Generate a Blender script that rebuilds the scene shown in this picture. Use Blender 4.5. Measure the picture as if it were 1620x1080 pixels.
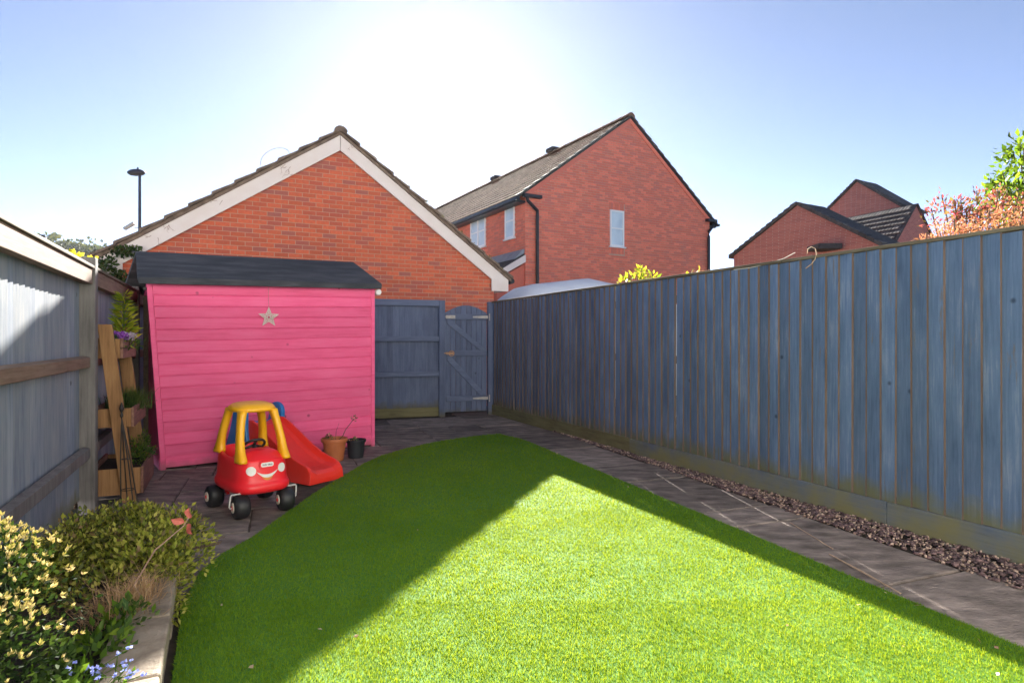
import bpy, bmesh, math, random
import numpy as np
from mathutils import Vector
R = math.radians
random.seed(7)
rng = np.random.default_rng(11)
for o in list(bpy.data.objects):
    bpy.data.objects.remove(o)
scene = bpy.context.scene
COL = scene.collection

# ------------------------------------------------------------------ camera, sky, sun, exposure
F, CX, HY, EYE = 960.0, 810.0, 537.0, 1.30      # focal length and horizon of a 1620 px wide picture
cam_d = bpy.data.cameras.new('Camera')
cam_d.sensor_width = 36.0
cam_d.lens = F / 1620 * 36
cam_d.shift_y = -3 / 1620
cam_d.clip_start, cam_d.clip_end = 0.05, 3000
cam = bpy.data.objects.new('Camera', cam_d)
cam.location = (0, 0, EYE)
cam.rotation_euler = (R(90), 0, 0)
COL.objects.link(cam)
scene.camera = cam

SUN = Vector((-0.119, 1.0, 0.462)).normalized()
EL = math.asin(SUN.z)
AZ = math.atan2(SUN.x, SUN.y)                    # clockwise from +Y
world = bpy.data.worlds.new('World')
scene.world = world
world.use_nodes = True
wn = world.node_tree.nodes
sky = wn.new('ShaderNodeTexSky')
sky.sky_type = 'NISHITA'
sky.sun_disc = False
sky.sun_elevation = EL
sky.sun_rotation = AZ
sky.altitude = 50
sky.air_density = 0.275
sky.dust_density = 0.03
sky.ozone_density = 0.8
bg = wn['Background']
bg.inputs['Strength'].default_value = 0.05
bw_ = wn.new('ShaderNodeRGBToBW')
mx_ = wn.new('ShaderNodeMix')
mx_.data_type = 'RGBA'
mx_.inputs[0].default_value = 0.27                # sky colour graded towards its own grey to pale the blue
wl_ = world.node_tree.links
wl_.new(sky.outputs[0], bw_.inputs[0])
wl_.new(sky.outputs[0], mx_.inputs[6])
wl_.new(bw_.outputs[0], mx_.inputs[7])
wl_.new(mx_.outputs[2], bg.inputs['Color'])
sl = bpy.data.lights.new('Sun', 'SUN')
sl.energy = 3.05
sl.angle = R(0.53)
sl.color = (1.0, 0.95, 0.86)
so = bpy.data.objects.new('Sun', sl)
so.rotation_euler = SUN.to_track_quat('Z', 'Y').to_euler()
so.location = (0, 0, 30)
COL.objects.link(so)
scene.view_settings.view_transform = 'Standard'
scene.view_settings.look = 'None'
scene.view_settings.gamma = 1.0
scene.view_settings.exposure = 3.1

# ------------------------------------------------------------------ helpers
def G(px, py, z=0.0):
    """point of the level z seen at a picture position"""
    Y = F * (EYE - z) / (py - HY)
    return Vector(((px - CX) / F * Y, Y, z))
def P(px, py, Y):
    return Vector(((px - CX) / F * Y, Y, EYE - (py - HY) / F * Y))

class MB:
    def __init__(s):
        s.v, s.f, s.m = [], [], []
    def add(s, vs, fs, mi=0):
        o = len(s.v)
        s.v += [tuple(p) for p in vs]
        s.f += [tuple(i + o for i in f) for f in fs]
        s.m += [mi] * len(fs)
        return s
    def box(s, x0, x1, y0, y1, z0, z1, mi=0):
        return s.add([(x0,y0,z0),(x1,y0,z0),(x1,y1,z0),(x0,y1,z0),(x0,y0,z1),(x1,y0,z1),(x1,y1,z1),(x0,y1,z1)],
                     [(0,3,2,1),(4,5,6,7),(0,1,5,4),(1,2,6,5),(2,3,7,6),(3,0,4,7)], mi)
    def bar(s, a, b, w, h, up=(0,0,1), mi=0):
        """rectangular bar from a to b"""
        a, b = Vector(a), Vector(b)
        d = (b - a).normalized()
        r = d.cross(Vector(up)).normalized()
        u = r.cross(d)
        vs = [p + r * (sx * w / 2) + u * (sz * h / 2) for p in (a, b) for sx, sz in ((-1,-1),(1,-1),(1,1),(-1,1))]
        return s.add(vs, [(3,2,1,0),(4,5,6,7),(0,1,5,4),(1,2,6,5),(2,3,7,6),(3,0,4,7)], mi)
    def prism(s, poly, d0, d1, axis='y', mi=0):
        """closed polygon (u, z) pushed along an axis"""
        n = len(poly)
        if axis == 'y':
            f = lambda u, w, d: (u, d, w)
        elif axis == 'x':
            f = lambda u, w, d: (d, u, w)
        else:
            f = lambda u, w, d: (u, w, d)
        vs = [f(u, w, d0) for u, w in poly] + [f(u, w, d1) for u, w in poly]
        fs = [tuple(range(n)), tuple(range(2 * n - 1, n - 1, -1))] + [(i, (i + 1) % n, n + (i + 1) % n, n + i) for i in range(n)]
        return s.add(vs, fs, mi)
    def tube(s, pts, r, n=8, mi=0, flat=1.0, up=(0,0,1)):
        pts = [Vector(p) for p in pts]
        rs = r if isinstance(r, (list, tuple)) else [r] * len(pts)
        rings = []
        for i, p in enumerate(pts):
            d = (pts[min(i + 1, len(pts) - 1)] - pts[max(i - 1, 0)]).normalized()
            u = Vector(up)
            if abs(d.dot(u)) > 0.97:
                u = Vector((1, 0, 0))
            a = d.cross(u).normalized()
            b = d.cross(a)
            rings.append([p + a * math.cos(t) * rs[i] + b * math.sin(t) * rs[i] * flat for t in [2 * math.pi * k / n for k in range(n)]])
        return s.loft(rings, mi)
    def loft(s, rings, mi=0, cap0=True, cap1=True):
        n = len(rings[0])
        vs = [p for r in rings for p in r]
        fs = [(i * n + k, i * n + (k + 1) % n, (i + 1) * n + (k + 1) % n, (i + 1) * n + k) for i in range(len(rings) - 1) for k in range(n)]
        if cap0: fs.append(tuple(range(n - 1, -1, -1)))
        if cap1: fs.append(tuple((len(rings) - 1) * n + k for k in range(n)))
        return s.add(vs, fs, mi)
    def lathe(s, prof, n=24, c=(0,0,0), axis='z', mi=0):
        rings = []
        for r, h in prof:
            ring = []
            for k in range(n):
                t = 2 * math.pi * k / n
                if axis == 'z': ring.append((c[0] + r * math.cos(t), c[1] + r * math.sin(t), c[2] + h))
                elif axis == 'y': ring.append((c[0] + r * math.cos(t), c[1] + h, c[2] + r * math.sin(t)))
                else: ring.append((c[0] + h, c[1] + r * math.cos(t), c[2] + r * math.sin(t)))
            rings.append(ring)
        return s.loft(rings, mi)
    def mesh(s, name, mats, smooth=False, fix=True):
        me = bpy.data.meshes.new(name)
        me.from_pydata(s.v, [], s.f)
        for m in (mats if isinstance(mats, (list, tuple)) else [mats]):
            me.materials.append(m)
        if any(s.m):
            me.polygons.foreach_set('material_index', s.m)
        if fix and len(s.v) < 60000:
            bm = bmesh.new(); bm.from_mesh(me)
            bmesh.ops.recalc_face_normals(bm, faces=bm.faces)
            bm.to_mesh(me); bm.free()
        if smooth:
            me.shade_smooth() if hasattr(me, 'shade_smooth') else None
        me.update()
        return me
    def build(s, name, mats, parent=None, smooth=False, bevel=0, loc=None, rz=None, sub=0, fix=True, auto=None):
        o = link(name, s.mesh(name, mats, smooth, fix), parent, loc, rz)
        if bevel:
            b = o.modifiers.new('bevel', 'BEVEL'); b.width = bevel; b.segments = 2; b.limit_method = 'ANGLE'; b.angle_limit = R(35)
        if sub:
            m = o.modifiers.new('sub', 'SUBSURF'); m.levels = sub; m.render_levels = sub
        return o

def link(name, me, parent=None, loc=None, rz=None):
    o = bpy.data.objects.new(name, me)
    COL.objects.link(o)
    if parent is not None: o.parent = parent
    if loc is not None: o.location = loc
    if rz is not None: o.rotation_euler = (0, 0, rz)
    return o
def tag(o, label=None, cat=None, group=None, kind=None):
    if label: o['label'] = label
    if cat: o['category'] = cat
    if group: o['group'] = group
    if kind: o['kind'] = kind
    return o
def thing(name, loc, rz, label, cat, group=None):
    o = link(name, None, None, loc, rz)
    o.empty_display_size = 0.2
    return tag(o, label, cat, group)

# ------------------------------------------------------------------ materials
class NT:
    def __init__(s, name):
        s.m = bpy.data.materials.new(name)
        s.m.use_nodes = True
        s.t = s.m.node_tree
        s.b = s.t.nodes['Principled BSDF']
        s.out = s.t.nodes['Material Output']
    def n(s, typ, **kw):
        nd = s.t.nodes.new(typ)
        for k, v in kw.items():
            setattr(nd, k, v)
        return nd
    def l(s, a, b):
        s.t.links.new(a, b)
    def val(s, sock, v):
        if hasattr(v, 'is_output') or isinstance(v, bpy.types.NodeSocket): s.l(v, sock)
        else: sock.default_value = v
    def math(s, op, a, b=0.0, clamp=False):
        nd = s.n('ShaderNodeMath', operation=op, use_clamp=clamp)
        s.val(nd.inputs[0], a); s.val(nd.inputs[1], b)
        return nd.outputs[0]
    def noise(s, vec, scale, detail=4, rough=0.55, dist=0.0):
        nd = s.n('ShaderNodeTexNoise')
        nd.inputs['Scale'].default_value = scale
        nd.inputs['Detail'].default_value = detail
        nd.inputs['Roughness'].default_value = rough
        nd.inputs['Distortion'].default_value = dist
        s.l(vec, nd.inputs['Vector'])
        return nd.outputs[0]
    def ramp(s, fac, stops, interp='LINEAR'):
        nd = s.n('ShaderNodeValToRGB')
        nd.color_ramp.interpolation = interp
        e = nd.color_ramp.elements
        while len(e) < len(stops): e.new(0.5)
        for i, (p, c) in enumerate(stops):
            e[i].position = p
            e[i].color = (*c, 1)
        s.l(fac, nd.inputs[0])
        return nd.outputs[0]
    def mix(s, fac, a, b, mode='MIX'):
        nd = s.n('ShaderNodeMix', data_type='RGBA', blend_type=mode)
        s.val(nd.inputs[0], fac)
        for sock, v in ((nd.inputs[6], a), (nd.inputs[7], b)):
            if isinstance(v, tuple): sock.default_value = (*v, 1)
            else: s.l(v, sock)
        return nd.outputs[2]
    def coords(s, scale=(1,1,1), seed=True, kind='Object'):
        tc = s.n('ShaderNodeTexCoord')
        mp = s.n('ShaderNodeMapping')
        mp.inputs['Scale'].default_value = scale
        if seed:
            oi = s.n('ShaderNodeObjectInfo')
            ad = s.n('ShaderNodeVectorMath', operation='MULTIPLY_ADD')
            cb = s.n('ShaderNodeCombineXYZ')
            k = s.math('MULTIPLY', oi.outputs['Random'], 37.0)
            s.l(k, cb.inputs[0]); s.l(s.math('MULTIPLY', k, 1.7), cb.inputs[1]); s.l(s.math('MULTIPLY', k, 0.6), cb.inputs[2])
            s.l(tc.outputs[kind], ad.inputs[0]); ad.inputs[1].default_value = (1,1,1); s.l(cb.outputs[0], ad.inputs[2])
            s.l(ad.outputs[0], mp.inputs['Vector'])
        else:
            s.l(tc.outputs[kind], mp.inputs['Vector'])
        return mp.outputs[0]
    def z(s, kind='Object'):
        tc = s.n('ShaderNodeTexCoord'); sp = s.n('ShaderNodeSeparateXYZ')
        s.l(tc.outputs[kind], sp.inputs[0])
        return sp.outputs[2]
    def rand(s):
        """one random number for each object and each loose piece"""
        oi = s.n('ShaderNodeObjectInfo'); ge = s.n('ShaderNodeNewGeometry')
        return s.math('FRACT', s.math('ADD', oi.outputs['Random'], ge.outputs['Random Per Island']))
    def bump(s, h, strength, dist=0.01):
        nd = s.n('ShaderNodeBump')
        nd.inputs['Strength'].default_value = strength
        nd.inputs['Distance'].default_value = dist
        s.l(h, nd.inputs['Height'])
        s.l(nd.outputs[0], s.b.inputs['Normal'])
    def done(s, col, rough=0.7, spec=0.4):
        if isinstance(col, tuple): s.b.inputs['Base Color'].default_value = (*col, 1)
        else: s.l(col, s.b.inputs['Base Color'])
        s.val(s.b.inputs['Roughness'], rough)
        s.b.inputs['Specular IOR Level'].default_value = spec
        return s.m

def srgb(r, g, b):
    f = lambda c: (c / 255 / 12.92) if c / 255 <= 0.04045 else ((c / 255 + 0.055) / 1.055) ** 2.4
    return (f(r), f(g), f(b))

def mat_plain(name, cols, scale=6.0, rough=0.6, bump=0.15, stretch=(1,1,1), spec=0.4, fine=60.0, vary=0.0, bdist=0.004):
    t = NT(name)
    v = t.coords(stretch)
    n = t.noise(v, scale, 5, 0.6)
    k = len(cols)
    c = t.ramp(n, [(0.3 + 0.4 * i / max(k - 1, 1), cols[i]) for i in range(k)]) if k > 1 else cols[0]
    if vary:
        r = t.rand()
        f = t.math('ADD', t.math('MULTIPLY', r, vary), 1 - vary / 2)
        hs = t.n('ShaderNodeHueSaturation')
        if isinstance(c, tuple): hs.inputs['Color'].default_value = (*c, 1)
        else: t.l(c, hs.inputs['Color'])
        t.l(f, hs.inputs['Value'])
        c = hs.outputs[0]
    if bump:
        t.bump(t.noise(v, fine, 4, 0.6), bump, bdist)
    return t.done(c, rough, spec)

def mat_wood(name, cols, moss=None, mossz=0.3, rough=0.75, vary=0.25, knots=True, peel=None, axis='z', mosscol=None):
    """grained, brushed timber; moss: yellow-green growth rising from the bottom"""
    t = NT(name)
    st = {'z': (1, 1, 0.05), 'x': (0.05, 1, 1), 'y': (1, 0.05, 1)}[axis]
    v = t.coords(st)
    v2 = t.coords((1, 1, 1))
    vb = t.coords({'z': (2.2, 2.2, 0.8), 'x': (0.8, 2.2, 2.2), 'y': (2.2, 0.8, 2.2)}[axis])
    g = t.noise(v, 55, 6, 0.65, 0.4)
    blot = t.noise(vb, 2.6, 5, 0.6)
    f = t.math('ADD', t.math('MULTIPLY', g, 0.5), t.math('MULTIPLY', blot, 0.5))
    k = len(cols)
    c = t.ramp(f, [(0.34 + 0.32 * i / (k - 1), cols[i]) for i in range(k)])
    r = t.rand()
    hs = t.n('ShaderNodeHueSaturation')
    t.l(c, hs.inputs['Color'])
    t.l(t.math('ADD', t.math('MULTIPLY', r, vary), 1 - vary / 2), hs.inputs['Value'])
    c = hs.outputs[0]
    if peel:
        pf = t.noise(t.coords((9, 9, 0.9) if axis == 'z' else (0.9, 9, 9)), 2.1, 6, 0.7)
        c = t.mix(t.ramp(pf, [(0.615, (0,0,0)), (0.68, (1,1,1))]), c, peel)
    if knots:
        vo = t.n('ShaderNodeTexVoronoi')
        vo.inputs['Scale'].default_value = 3.3
        t.l(v2, vo.inputs['Vector'])
        c = t.mix(t.ramp(vo.outputs['Distance'], [(0.035, (0.75,0.75,0.75)), (0.075, (0,0,0))]), c, tuple(x * 0.35 for x in cols[0]))
    if moss:
        zz = t.z()
        mf = t.math('ADD', t.math('SUBTRACT', 1.0, t.math('DIVIDE', zz, mossz)), t.math('MULTIPLY', t.math('SUBTRACT', t.noise(v2, 4.5, 5, 0.6), 0.5), 2.4))
        c = t.mix(t.math('MULTIPLY', t.math('MULTIPLY', mf, 1.0, True), 0.8), c, moss)
    t.bump(t.math('ADD', g, t.math('MULTIPLY', t.noise(v2, 120, 3), 0.25)), 0.35, 0.004)
    return t.done(c, rough, 0.3)

def mat_brick(name, base, dark, purple):
    t = NT(name)
    r = t.rand()
    v = t.coords((1,1,1))
    c = t.ramp(r, [(0.0, base), (0.30, tuple(x * 1.18 for x in base)), (0.55, tuple(x * 0.88 for x in base)), (0.78, dark), (0.93, purple), (1.0, base)])
    n = t.noise(v, 22, 5, 0.65)
    c = t.mix(t.ramp(n, [(0.3, (0,0,0)), (0.75, (0.55,0.55,0.55))]), c, tuple(x * 0.7 for x in dark))
    bl = t.noise(t.coords((1,1,1), False), 1.3, 4, 0.6)
    c = t.mix(t.ramp(bl, [(0.5, (0,0,0)), (0.8, (0.28,0.28,0.28))]), c, (0.36, 0.22, 0.17))
    t.bump(t.noise(v, 140, 4, 0.7), 0.35, 0.004)
    return t.done(c, 0.85, 0.25)

def mat_brick_far(name, base, dark, mortar, su=0.225, sz=0.075):
    """brickwork too far off to tell the bricks apart"""
    t = NT(name)
    tc = t.n('ShaderNodeTexCoord'); sp = t.n('ShaderNodeSeparateXYZ'); cb = t.n('ShaderNodeCombineXYZ')
    t.l(tc.outputs['Object'], sp.inputs[0])
    t.l(t.math('ADD', sp.outputs[0], sp.outputs[1]), cb.inputs[0]); t.l(sp.outputs[2], cb.inputs[1])
    b = t.n('ShaderNodeTexBrick')
    b.inputs['Scale'].default_value = 1.0
    b.inputs['Brick Width'].default_value = su
    b.inputs['Row Height'].default_value = sz
    b.inputs['Mortar Size'].default_value = 0.006
    b.inputs['Color1'].default_value = (*base, 1)
    b.inputs['Color2'].default_value = (*dark, 1)
    b.inputs['Mortar'].default_value = (*mortar, 1)
    t.l(cb.outputs[0], b.inputs['Vector'])
    n = t.noise(t.coords((1,1,1), False), 2.0, 4)
    c = t.mix(t.math('MULTIPLY', n, 0.5), b.outputs[0], dark)
    return t.done(c, 0.9, 0.2)

def mat_leaf(name, cols, transl=0.45, rough=0.5, tcol=None, spec=0.18, patch=0.0):
    t = NT(name)
    r = t.rand()
    k = len(cols)
    c = t.ramp(r, [(i / (k - 1), cols[i]) for i in range(k)])
    if patch:
        pn = t.math('ADD', t.noise(t.coords((1, 1, 1), False), 1.1, 4, 0.6), t.math('MULTIPLY', t.noise(t.coords((1, 1, 1), False), 9.0, 3, 0.6), 0.5))
        c = t.mix(1.0, c, t.ramp(pn, [(0.55, (1 - patch, 1 - patch * 0.8, 1 - patch)), (0.95, (1 + patch * 1.1, 1 + patch * 0.6, 1 + patch))]), 'MULTIPLY')
    t.done(c, rough, spec)
    tr = t.n('ShaderNodeBsdfTranslucent')
    tc = t.mix(1.0, c, tcol or (1.5, 1.5, 0.8), 'MULTIPLY')
    t.l(tc, tr.inputs[0])
    mx = t.n('ShaderNodeMixShader')
    mx.inputs[0].default_value = transl
    t.l(t.b.outputs[0], mx.inputs[1]); t.l(tr.outputs[0], mx.inputs[2])
    t.l(mx.outputs[0], t.out.inputs[0])
    return t.m

def mat_plastic(name, col, rough=0.38):
    t = NT(name)
    v = t.coords((1,1,1))
    n = t.noise(v, 5, 5, 0.6)
    c = t.mix(t.ramp(n, [(0.35, (0,0,0)), (0.8, (0.30,0.30,0.30))]), col, tuple(min(1, x * 0.7 + 0.05) for x in col))
    t.b.inputs['Subsurface Weight'].default_value = 0.0
    t.bump(t.noise(v, 220, 3), 0.06, 0.002)
    return t.done(c, t.math('ADD', t.math('MULTIPLY', n, 0.25), rough - 0.1), 0.5)

M = {}
BL = (0.085, 0.140, 0.245)
M['fence_blue'] = mat_wood('fence_blue', [(0.068,0.112,0.195), (0.100,0.155,0.260), (0.130,0.192,0.310), (0.23,0.28,0.38)], moss=(0.17,0.16,0.05), mossz=0.16, vary=0.38, peel=(0.16,0.15,0.16))
M['gravel_board'] = mat_wood('gravel_board_paint', [(0.08,0.10,0.13), (0.12,0.15,0.20), (0.17,0.17,0.15)], moss=(0.19,0.17,0.06), mossz=0.26, axis='x', knots=False)
M['gravel_board_old'] = mat_wood('gravel_board_mossy', [(0.10,0.09,0.05), (0.17,0.155,0.075), (0.22,0.19,0.10)], axis='x', knots=False)
M['raw_edge'] = mat_wood('raw_edge', [(0.085,0.06,0.048), (0.16,0.115,0.09)], vary=0.3, knots=False)
M['cap'] = mat_wood('cap_wood', [(0.06,0.05,0.035), (0.13,0.105,0.07), (0.19,0.16,0.11)], axis='x', knots=False)
M['gate_blue'] = mat_wood('gate_blue', [(0.085,0.11,0.185), (0.12,0.15,0.24), (0.16,0.195,0.29)], moss=(0.12,0.11,0.06), mossz=0.12, vary=0.22)
M['gate_rail'] = mat_wood('gate_rail', [(0.09,0.115,0.19), (0.13,0.16,0.25), (0.17,0.205,0.30)], axis='x', vary=0.2, knots=False)
M['grey_board'] = mat_wood('weathered_pale_blue_board', [(0.125,0.155,0.205), (0.19,0.22,0.275), (0.245,0.27,0.305), (0.30,0.31,0.325)], vary=0.25, moss=(0.16,0.15,0.07), mossz=0.12)
M['grey_post'] = mat_wood('weathered_post', [(0.085,0.078,0.075), (0.15,0.14,0.135), (0.22,0.205,0.195)], vary=0.15)
M['bare_rail'] = mat_wood('bare_rail', [(0.12,0.080,0.055), (0.21,0.140,0.097), (0.27,0.20,0.15)], axis='x', vary=0.2)
M['planter_wood'] = mat_wood('planter_wood', [(0.14,0.07,0.030), (0.25,0.13,0.055), (0.34,0.19,0.085)], vary=0.25)
M['planter_board'] = mat_wood('planter_board', [(0.11,0.055,0.040), (0.20,0.10,0.072), (0.30,0.17,0.125)], axis='x', vary=0.25)
M['brick'] = mat_brick('garage_brick', (0.66,0.148,0.072), (0.54,0.118,0.074), (0.39,0.135,0.115))
M['brick_house'] = mat_brick('house_brick', (0.84,0.225,0.145), (0.75,0.195,0.135), (0.66,0.20,0.155))
M['mortar'] = mat_plain('mortar', [(0.50,0.31,0.225), (0.60,0.40,0.30)], 12, 0.95, 0.3, vary=0.0)
M['brick_far'] = mat_brick_far('far_brick', (0.52,0.18,0.135), (0.38,0.125,0.105), (0.50,0.33,0.27))
M['white_paint'] = mat_plain('white_paint', [(0.80,0.69,0.63), (0.86,0.77,0.72)], 3, 0.55, 0.08)
M['render'] = mat_plain('white_render', [(0.68,0.66,0.62), (0.76,0.74,0.70)], 3, 0.9, 0.4)
M['upvc'] = mat_plain('white_upvc', [(0.80,0.80,0.80)], 3, 0.35, 0.0)
M['tile'] = mat_plain('roof_tile', [(0.10,0.072,0.055), (0.17,0.12,0.09), (0.24,0.175,0.13)], 7, 0.85, 0.4, vary=0.5)
M['tile_dark'] = mat_plain('dark_roof_tile', [(0.060,0.054,0.052), (0.11,0.098,0.094)], 7, 0.85, 0.3, vary=0.5, spec=0.12)
M['tile_brown'] = mat_plain('brown_roof_tile', [(0.17,0.092,0.060), (0.26,0.15,0.10)], 7, 0.95, 0.3, vary=0.5, spec=0.05)
M['lead'] = mat_plain('lead_flashing', [(0.20,0.23,0.26), (0.30,0.33,0.36)], 5, 0.5, 0.2)
M['black_plastic'] = mat_plain('black_plastic', [(0.016,0.017,0.022), (0.03,0.031,0.037)], 5, 0.42, 0.1)
M['felt'] = mat_plain('roof_felt', [(0.030,0.033,0.042), (0.055,0.058,0.068), (0.10,0.10,0.112)], 2.2, 0.85, 0.7, (1.0,4.0,4.0), fine=260, bdist=0.006)
M['pink'] = mat_wood('pink_paint', [(0.76,0.085,0.22), (0.85,0.115,0.275), (0.88,0.15,0.32)], axis='x', vary=0.20, knots=True, rough=0.6, moss=(0.36,0.10,0.13), mossz=0.10)
M['star'] = mat_plain('star_wood', [(0.55,0.47,0.42), (0.70,0.62,0.57)], 20, 0.7, 0.2)
M['slab'] = mat_plain('paving_slab', [(0.115,0.092,0.080), (0.225,0.182,0.160), (0.37,0.295,0.255)], 4.6, 0.8, 0.9, (1.0,2.2,1.0), vary=0.6, fine=30, bdist=0.016, spec=0.25)
M['joint'] = mat_plain('paving_joint', [(0.035,0.028,0.022), (0.10,0.075,0.055)], 9, 0.95, 0.6)
M['chip'] = mat_plain('slate_chip', [(0.075,0.048,0.050), (0.20,0.125,0.120)], 20, 0.75, 0.3, vary=1.0)
M['pebble'] = mat_plain('pebble', [(0.30,0.20,0.15), (0.46,0.34,0.27)], 20, 0.75, 0.3, vary=0.8)
M['soil'] = mat_plain('soil', [(0.016,0.011,0.008), (0.05,0.034,0.024)], 14, 0.95, 1.0, fine=60, bdist=0.02)
M['turf'] = mat_plain('turf_base', [(0.07,0.17,0.016), (0.10,0.24,0.025)], 40, 0.9, 0.6)
M['ground'] = mat_plain('rough_ground', [(0.05,0.055,0.03), (0.10,0.095,0.065)], 0.5, 0.95, 0.3)
M['stone'] = mat_plain('coping_stone', [(0.15,0.115,0.085), (0.25,0.20,0.15), (0.33,0.275,0.215)], 9, 0.85, 0.8, vary=0.3, fine=50, bdist=0.008)
M['galv'] = mat_plain('galvanised', [(0.42,0.38,0.35), (0.60,0.56,0.52)], 30, 0.45, 0.1)
M['brass'] = mat_plain('brass_latch', [(0.42,0.22,0.12), (0.60,0.36,0.22)], 30, 0.4, 0.1)
M['iron'] = mat_plain('black_iron', [(0.015,0.014,0.014), (0.035,0.03,0.028)], 30, 0.55, 0.1)
M['steel'] = mat_plain('steel_rod', [(0.55,0.53,0.50)], 30, 0.35, 0.0)
M['lamp_grey'] = mat_plain('lamp_grey', [(0.045,0.047,0.065), (0.07,0.072,0.09)], 4, 0.5, 0.0)
M['terracotta'] = mat_plain('terracotta_plastic', [(0.40,0.115,0.04), (0.50,0.16,0.06)], 8, 0.55, 0.1)
M['red'] = mat_plastic('red_plastic', (0.86, 0.016, 0.026), 0.34)
M['red_slide'] = mat_plastic('red_slide_plastic', (0.86, 0.036, 0.020), 0.32)
M['yellow'] = mat_plastic('yellow_plastic', (0.92, 0.44, 0.004), 0.34)
M['blue'] = mat_plastic('blue_plastic', (0.012, 0.17, 0.48), 0.36)
M['tyre'] = mat_plastic('tyre_plastic', (0.012, 0.012, 0.014), 0.5)
M['hub'] = mat_plastic('hub_plastic', (0.72, 0.62, 0.50), 0.4)
M['sticker'] = mat_plain('sticker_white', [(0.74,0.72,0.68), (0.82,0.80,0.77)], 60, 0.35, 0.0)
M['ink'] = mat_plain('sticker_ink', [(0.03,0.04,0.10)], 9, 0.5, 0.0)
M['orange_ink'] = mat_plain('sticker_orange', [(0.75,0.25,0.06)], 9, 0.5, 0.0)
M['bark'] = mat_plain('bark', [(0.07,0.045,0.03), (0.14,0.09,0.06)], 30, 0.9, 0.4)
M['dead'] = mat_plain('dead_stem', [(0.30,0.18,0.14), (0.42,0.27,0.22)], 30, 0.9, 0.2)
M['straw'] = mat_plain('straw', [(0.42,0.28,0.18), (0.55,0.40,0.28)], 30, 0.8, 0.1)
M['cord'] = mat_plain('cord', [(0.62,0.58,0.50)], 30, 0.8, 0.1)
M['tarp'] = mat_plain('silver_cover', [(0.70,0.73,0.78), (0.80,0.82,0.86)], 2.0, 0.5, 0.25, fine=6, bdist=0.03)
t = NT('window_glass')
t.b.inputs['Metallic'].default_value = 0.0
M['glass'] = t.done(t.ramp(t.noise(t.coords((1,1,1)), 1.6, 3), [(0.35, (0.45,0.56,0.64)), (0.7, (0.66,0.76,0.82))]), 0.12, 0.35)  # pale sky reflection and curtains painted into the pane's base colour

M['blade'] = mat_leaf('turf_blade', [(0.112,0.25,0.020), (0.140,0.31,0.025), (0.175,0.345,0.031), (0.205,0.37,0.038)], 0.5, 0.7, (2.1, 1.22, 0.55), 0.0, 0.14)
M['hedge_leaf'] = mat_leaf('hedge_leaf', [(0.11,0.14,0.024), (0.21,0.24,0.035), (0.34,0.34,0.06), (0.45,0.41,0.11)], 0.4)
M['hedge_dark'] = mat_leaf('hedge_inner_leaf', [(0.05,0.065,0.018), (0.10,0.11,0.035), (0.20,0.13,0.07)], 0.3)
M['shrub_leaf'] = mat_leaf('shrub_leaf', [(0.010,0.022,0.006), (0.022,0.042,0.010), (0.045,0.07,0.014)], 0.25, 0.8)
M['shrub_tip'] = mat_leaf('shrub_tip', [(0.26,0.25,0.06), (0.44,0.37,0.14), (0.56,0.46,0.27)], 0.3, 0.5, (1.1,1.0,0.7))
M['ivy'] = mat_leaf('ivy_leaf', [(0.03,0.055,0.022), (0.06,0.10,0.035), (0.11,0.14,0.05)], 0.3, 0.4)
M['lime'] = mat_leaf('lime_leaf', [(0.14,0.22,0.02), (0.26,0.33,0.03), (0.42,0.42,0.06)], 0.5)
M['green'] = mat_leaf('green_leaf', [(0.05,0.10,0.014), (0.10,0.18,0.022), (0.17,0.24,0.03)], 0.5)
M['tree_leaf'] = mat_leaf('tree_leaf', [(0.05,0.095,0.012), (0.11,0.18,0.02), (0.20,0.27,0.03)], 0.5)
M['photinia'] = mat_leaf('red_leaf', [(0.24,0.05,0.045), (0.32,0.10,0.08), (0.22,0.13,0.05), (0.15,0.18,0.035)], 0.5, 0.4, (1.4,1.0,1.1))
M['acer'] = mat_leaf('orange_leaf', [(0.36,0.14,0.07), (0.46,0.22,0.12), (0.30,0.17,0.06)], 0.45, 0.5, (1.2,1.05,0.95))
M['yellow_leaf'] = mat_leaf('yellow_leaf', [(0.45,0.36,0.02), (0.60,0.48,0.05), (0.32,0.34,0.04)], 0.5)
M['purple'] = mat_leaf('purple_petal', [(0.28,0.07,0.42), (0.42,0.16,0.58)], 0.4, 0.6, (1.2,1,1.2))
M['pale_petal'] = mat_leaf('pale_petal', [(0.62,0.50,0.60), (0.72,0.66,0.70)], 0.4, 0.6, (1,1,1))
M['blue_petal'] = mat_leaf('blue_petal', [(0.25,0.30,0.72), (0.45,0.50,0.85)], 0.3, 0.6, (1,1,1.1))
M['rose_leaf'] = mat_leaf('rose_leaf', [(0.17,0.045,0.035), (0.24,0.075,0.06)], 0.15, 0.5, (1.2,1,1))
M['dry_grass'] = mat_leaf('dry_grass', [(0.30,0.17,0.09), (0.46,0.29,0.17), (0.56,0.39,0.25)], 0.3)
M['herb'] = mat_leaf('herb_leaf', [(0.035,0.075,0.02), (0.07,0.12,0.03), (0.11,0.16,0.05)], 0.35)
M['fallen'] = mat_leaf('fallen_leaf', [(0.45,0.28,0.17), (0.62,0.48,0.36), (0.30,0.15,0.07)], 0.2)
M['forest'] = mat_leaf('forest_leaf', [(0.06,0.085,0.03), (0.10,0.12,0.04), (0.16,0.16,0.06), (0.08,0.10,0.05)], 0.15)
M['moss'] = mat_leaf('moss_tuft', [(0.07,0.065,0.02), (0.13,0.11,0.03)], 0.2)

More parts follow.
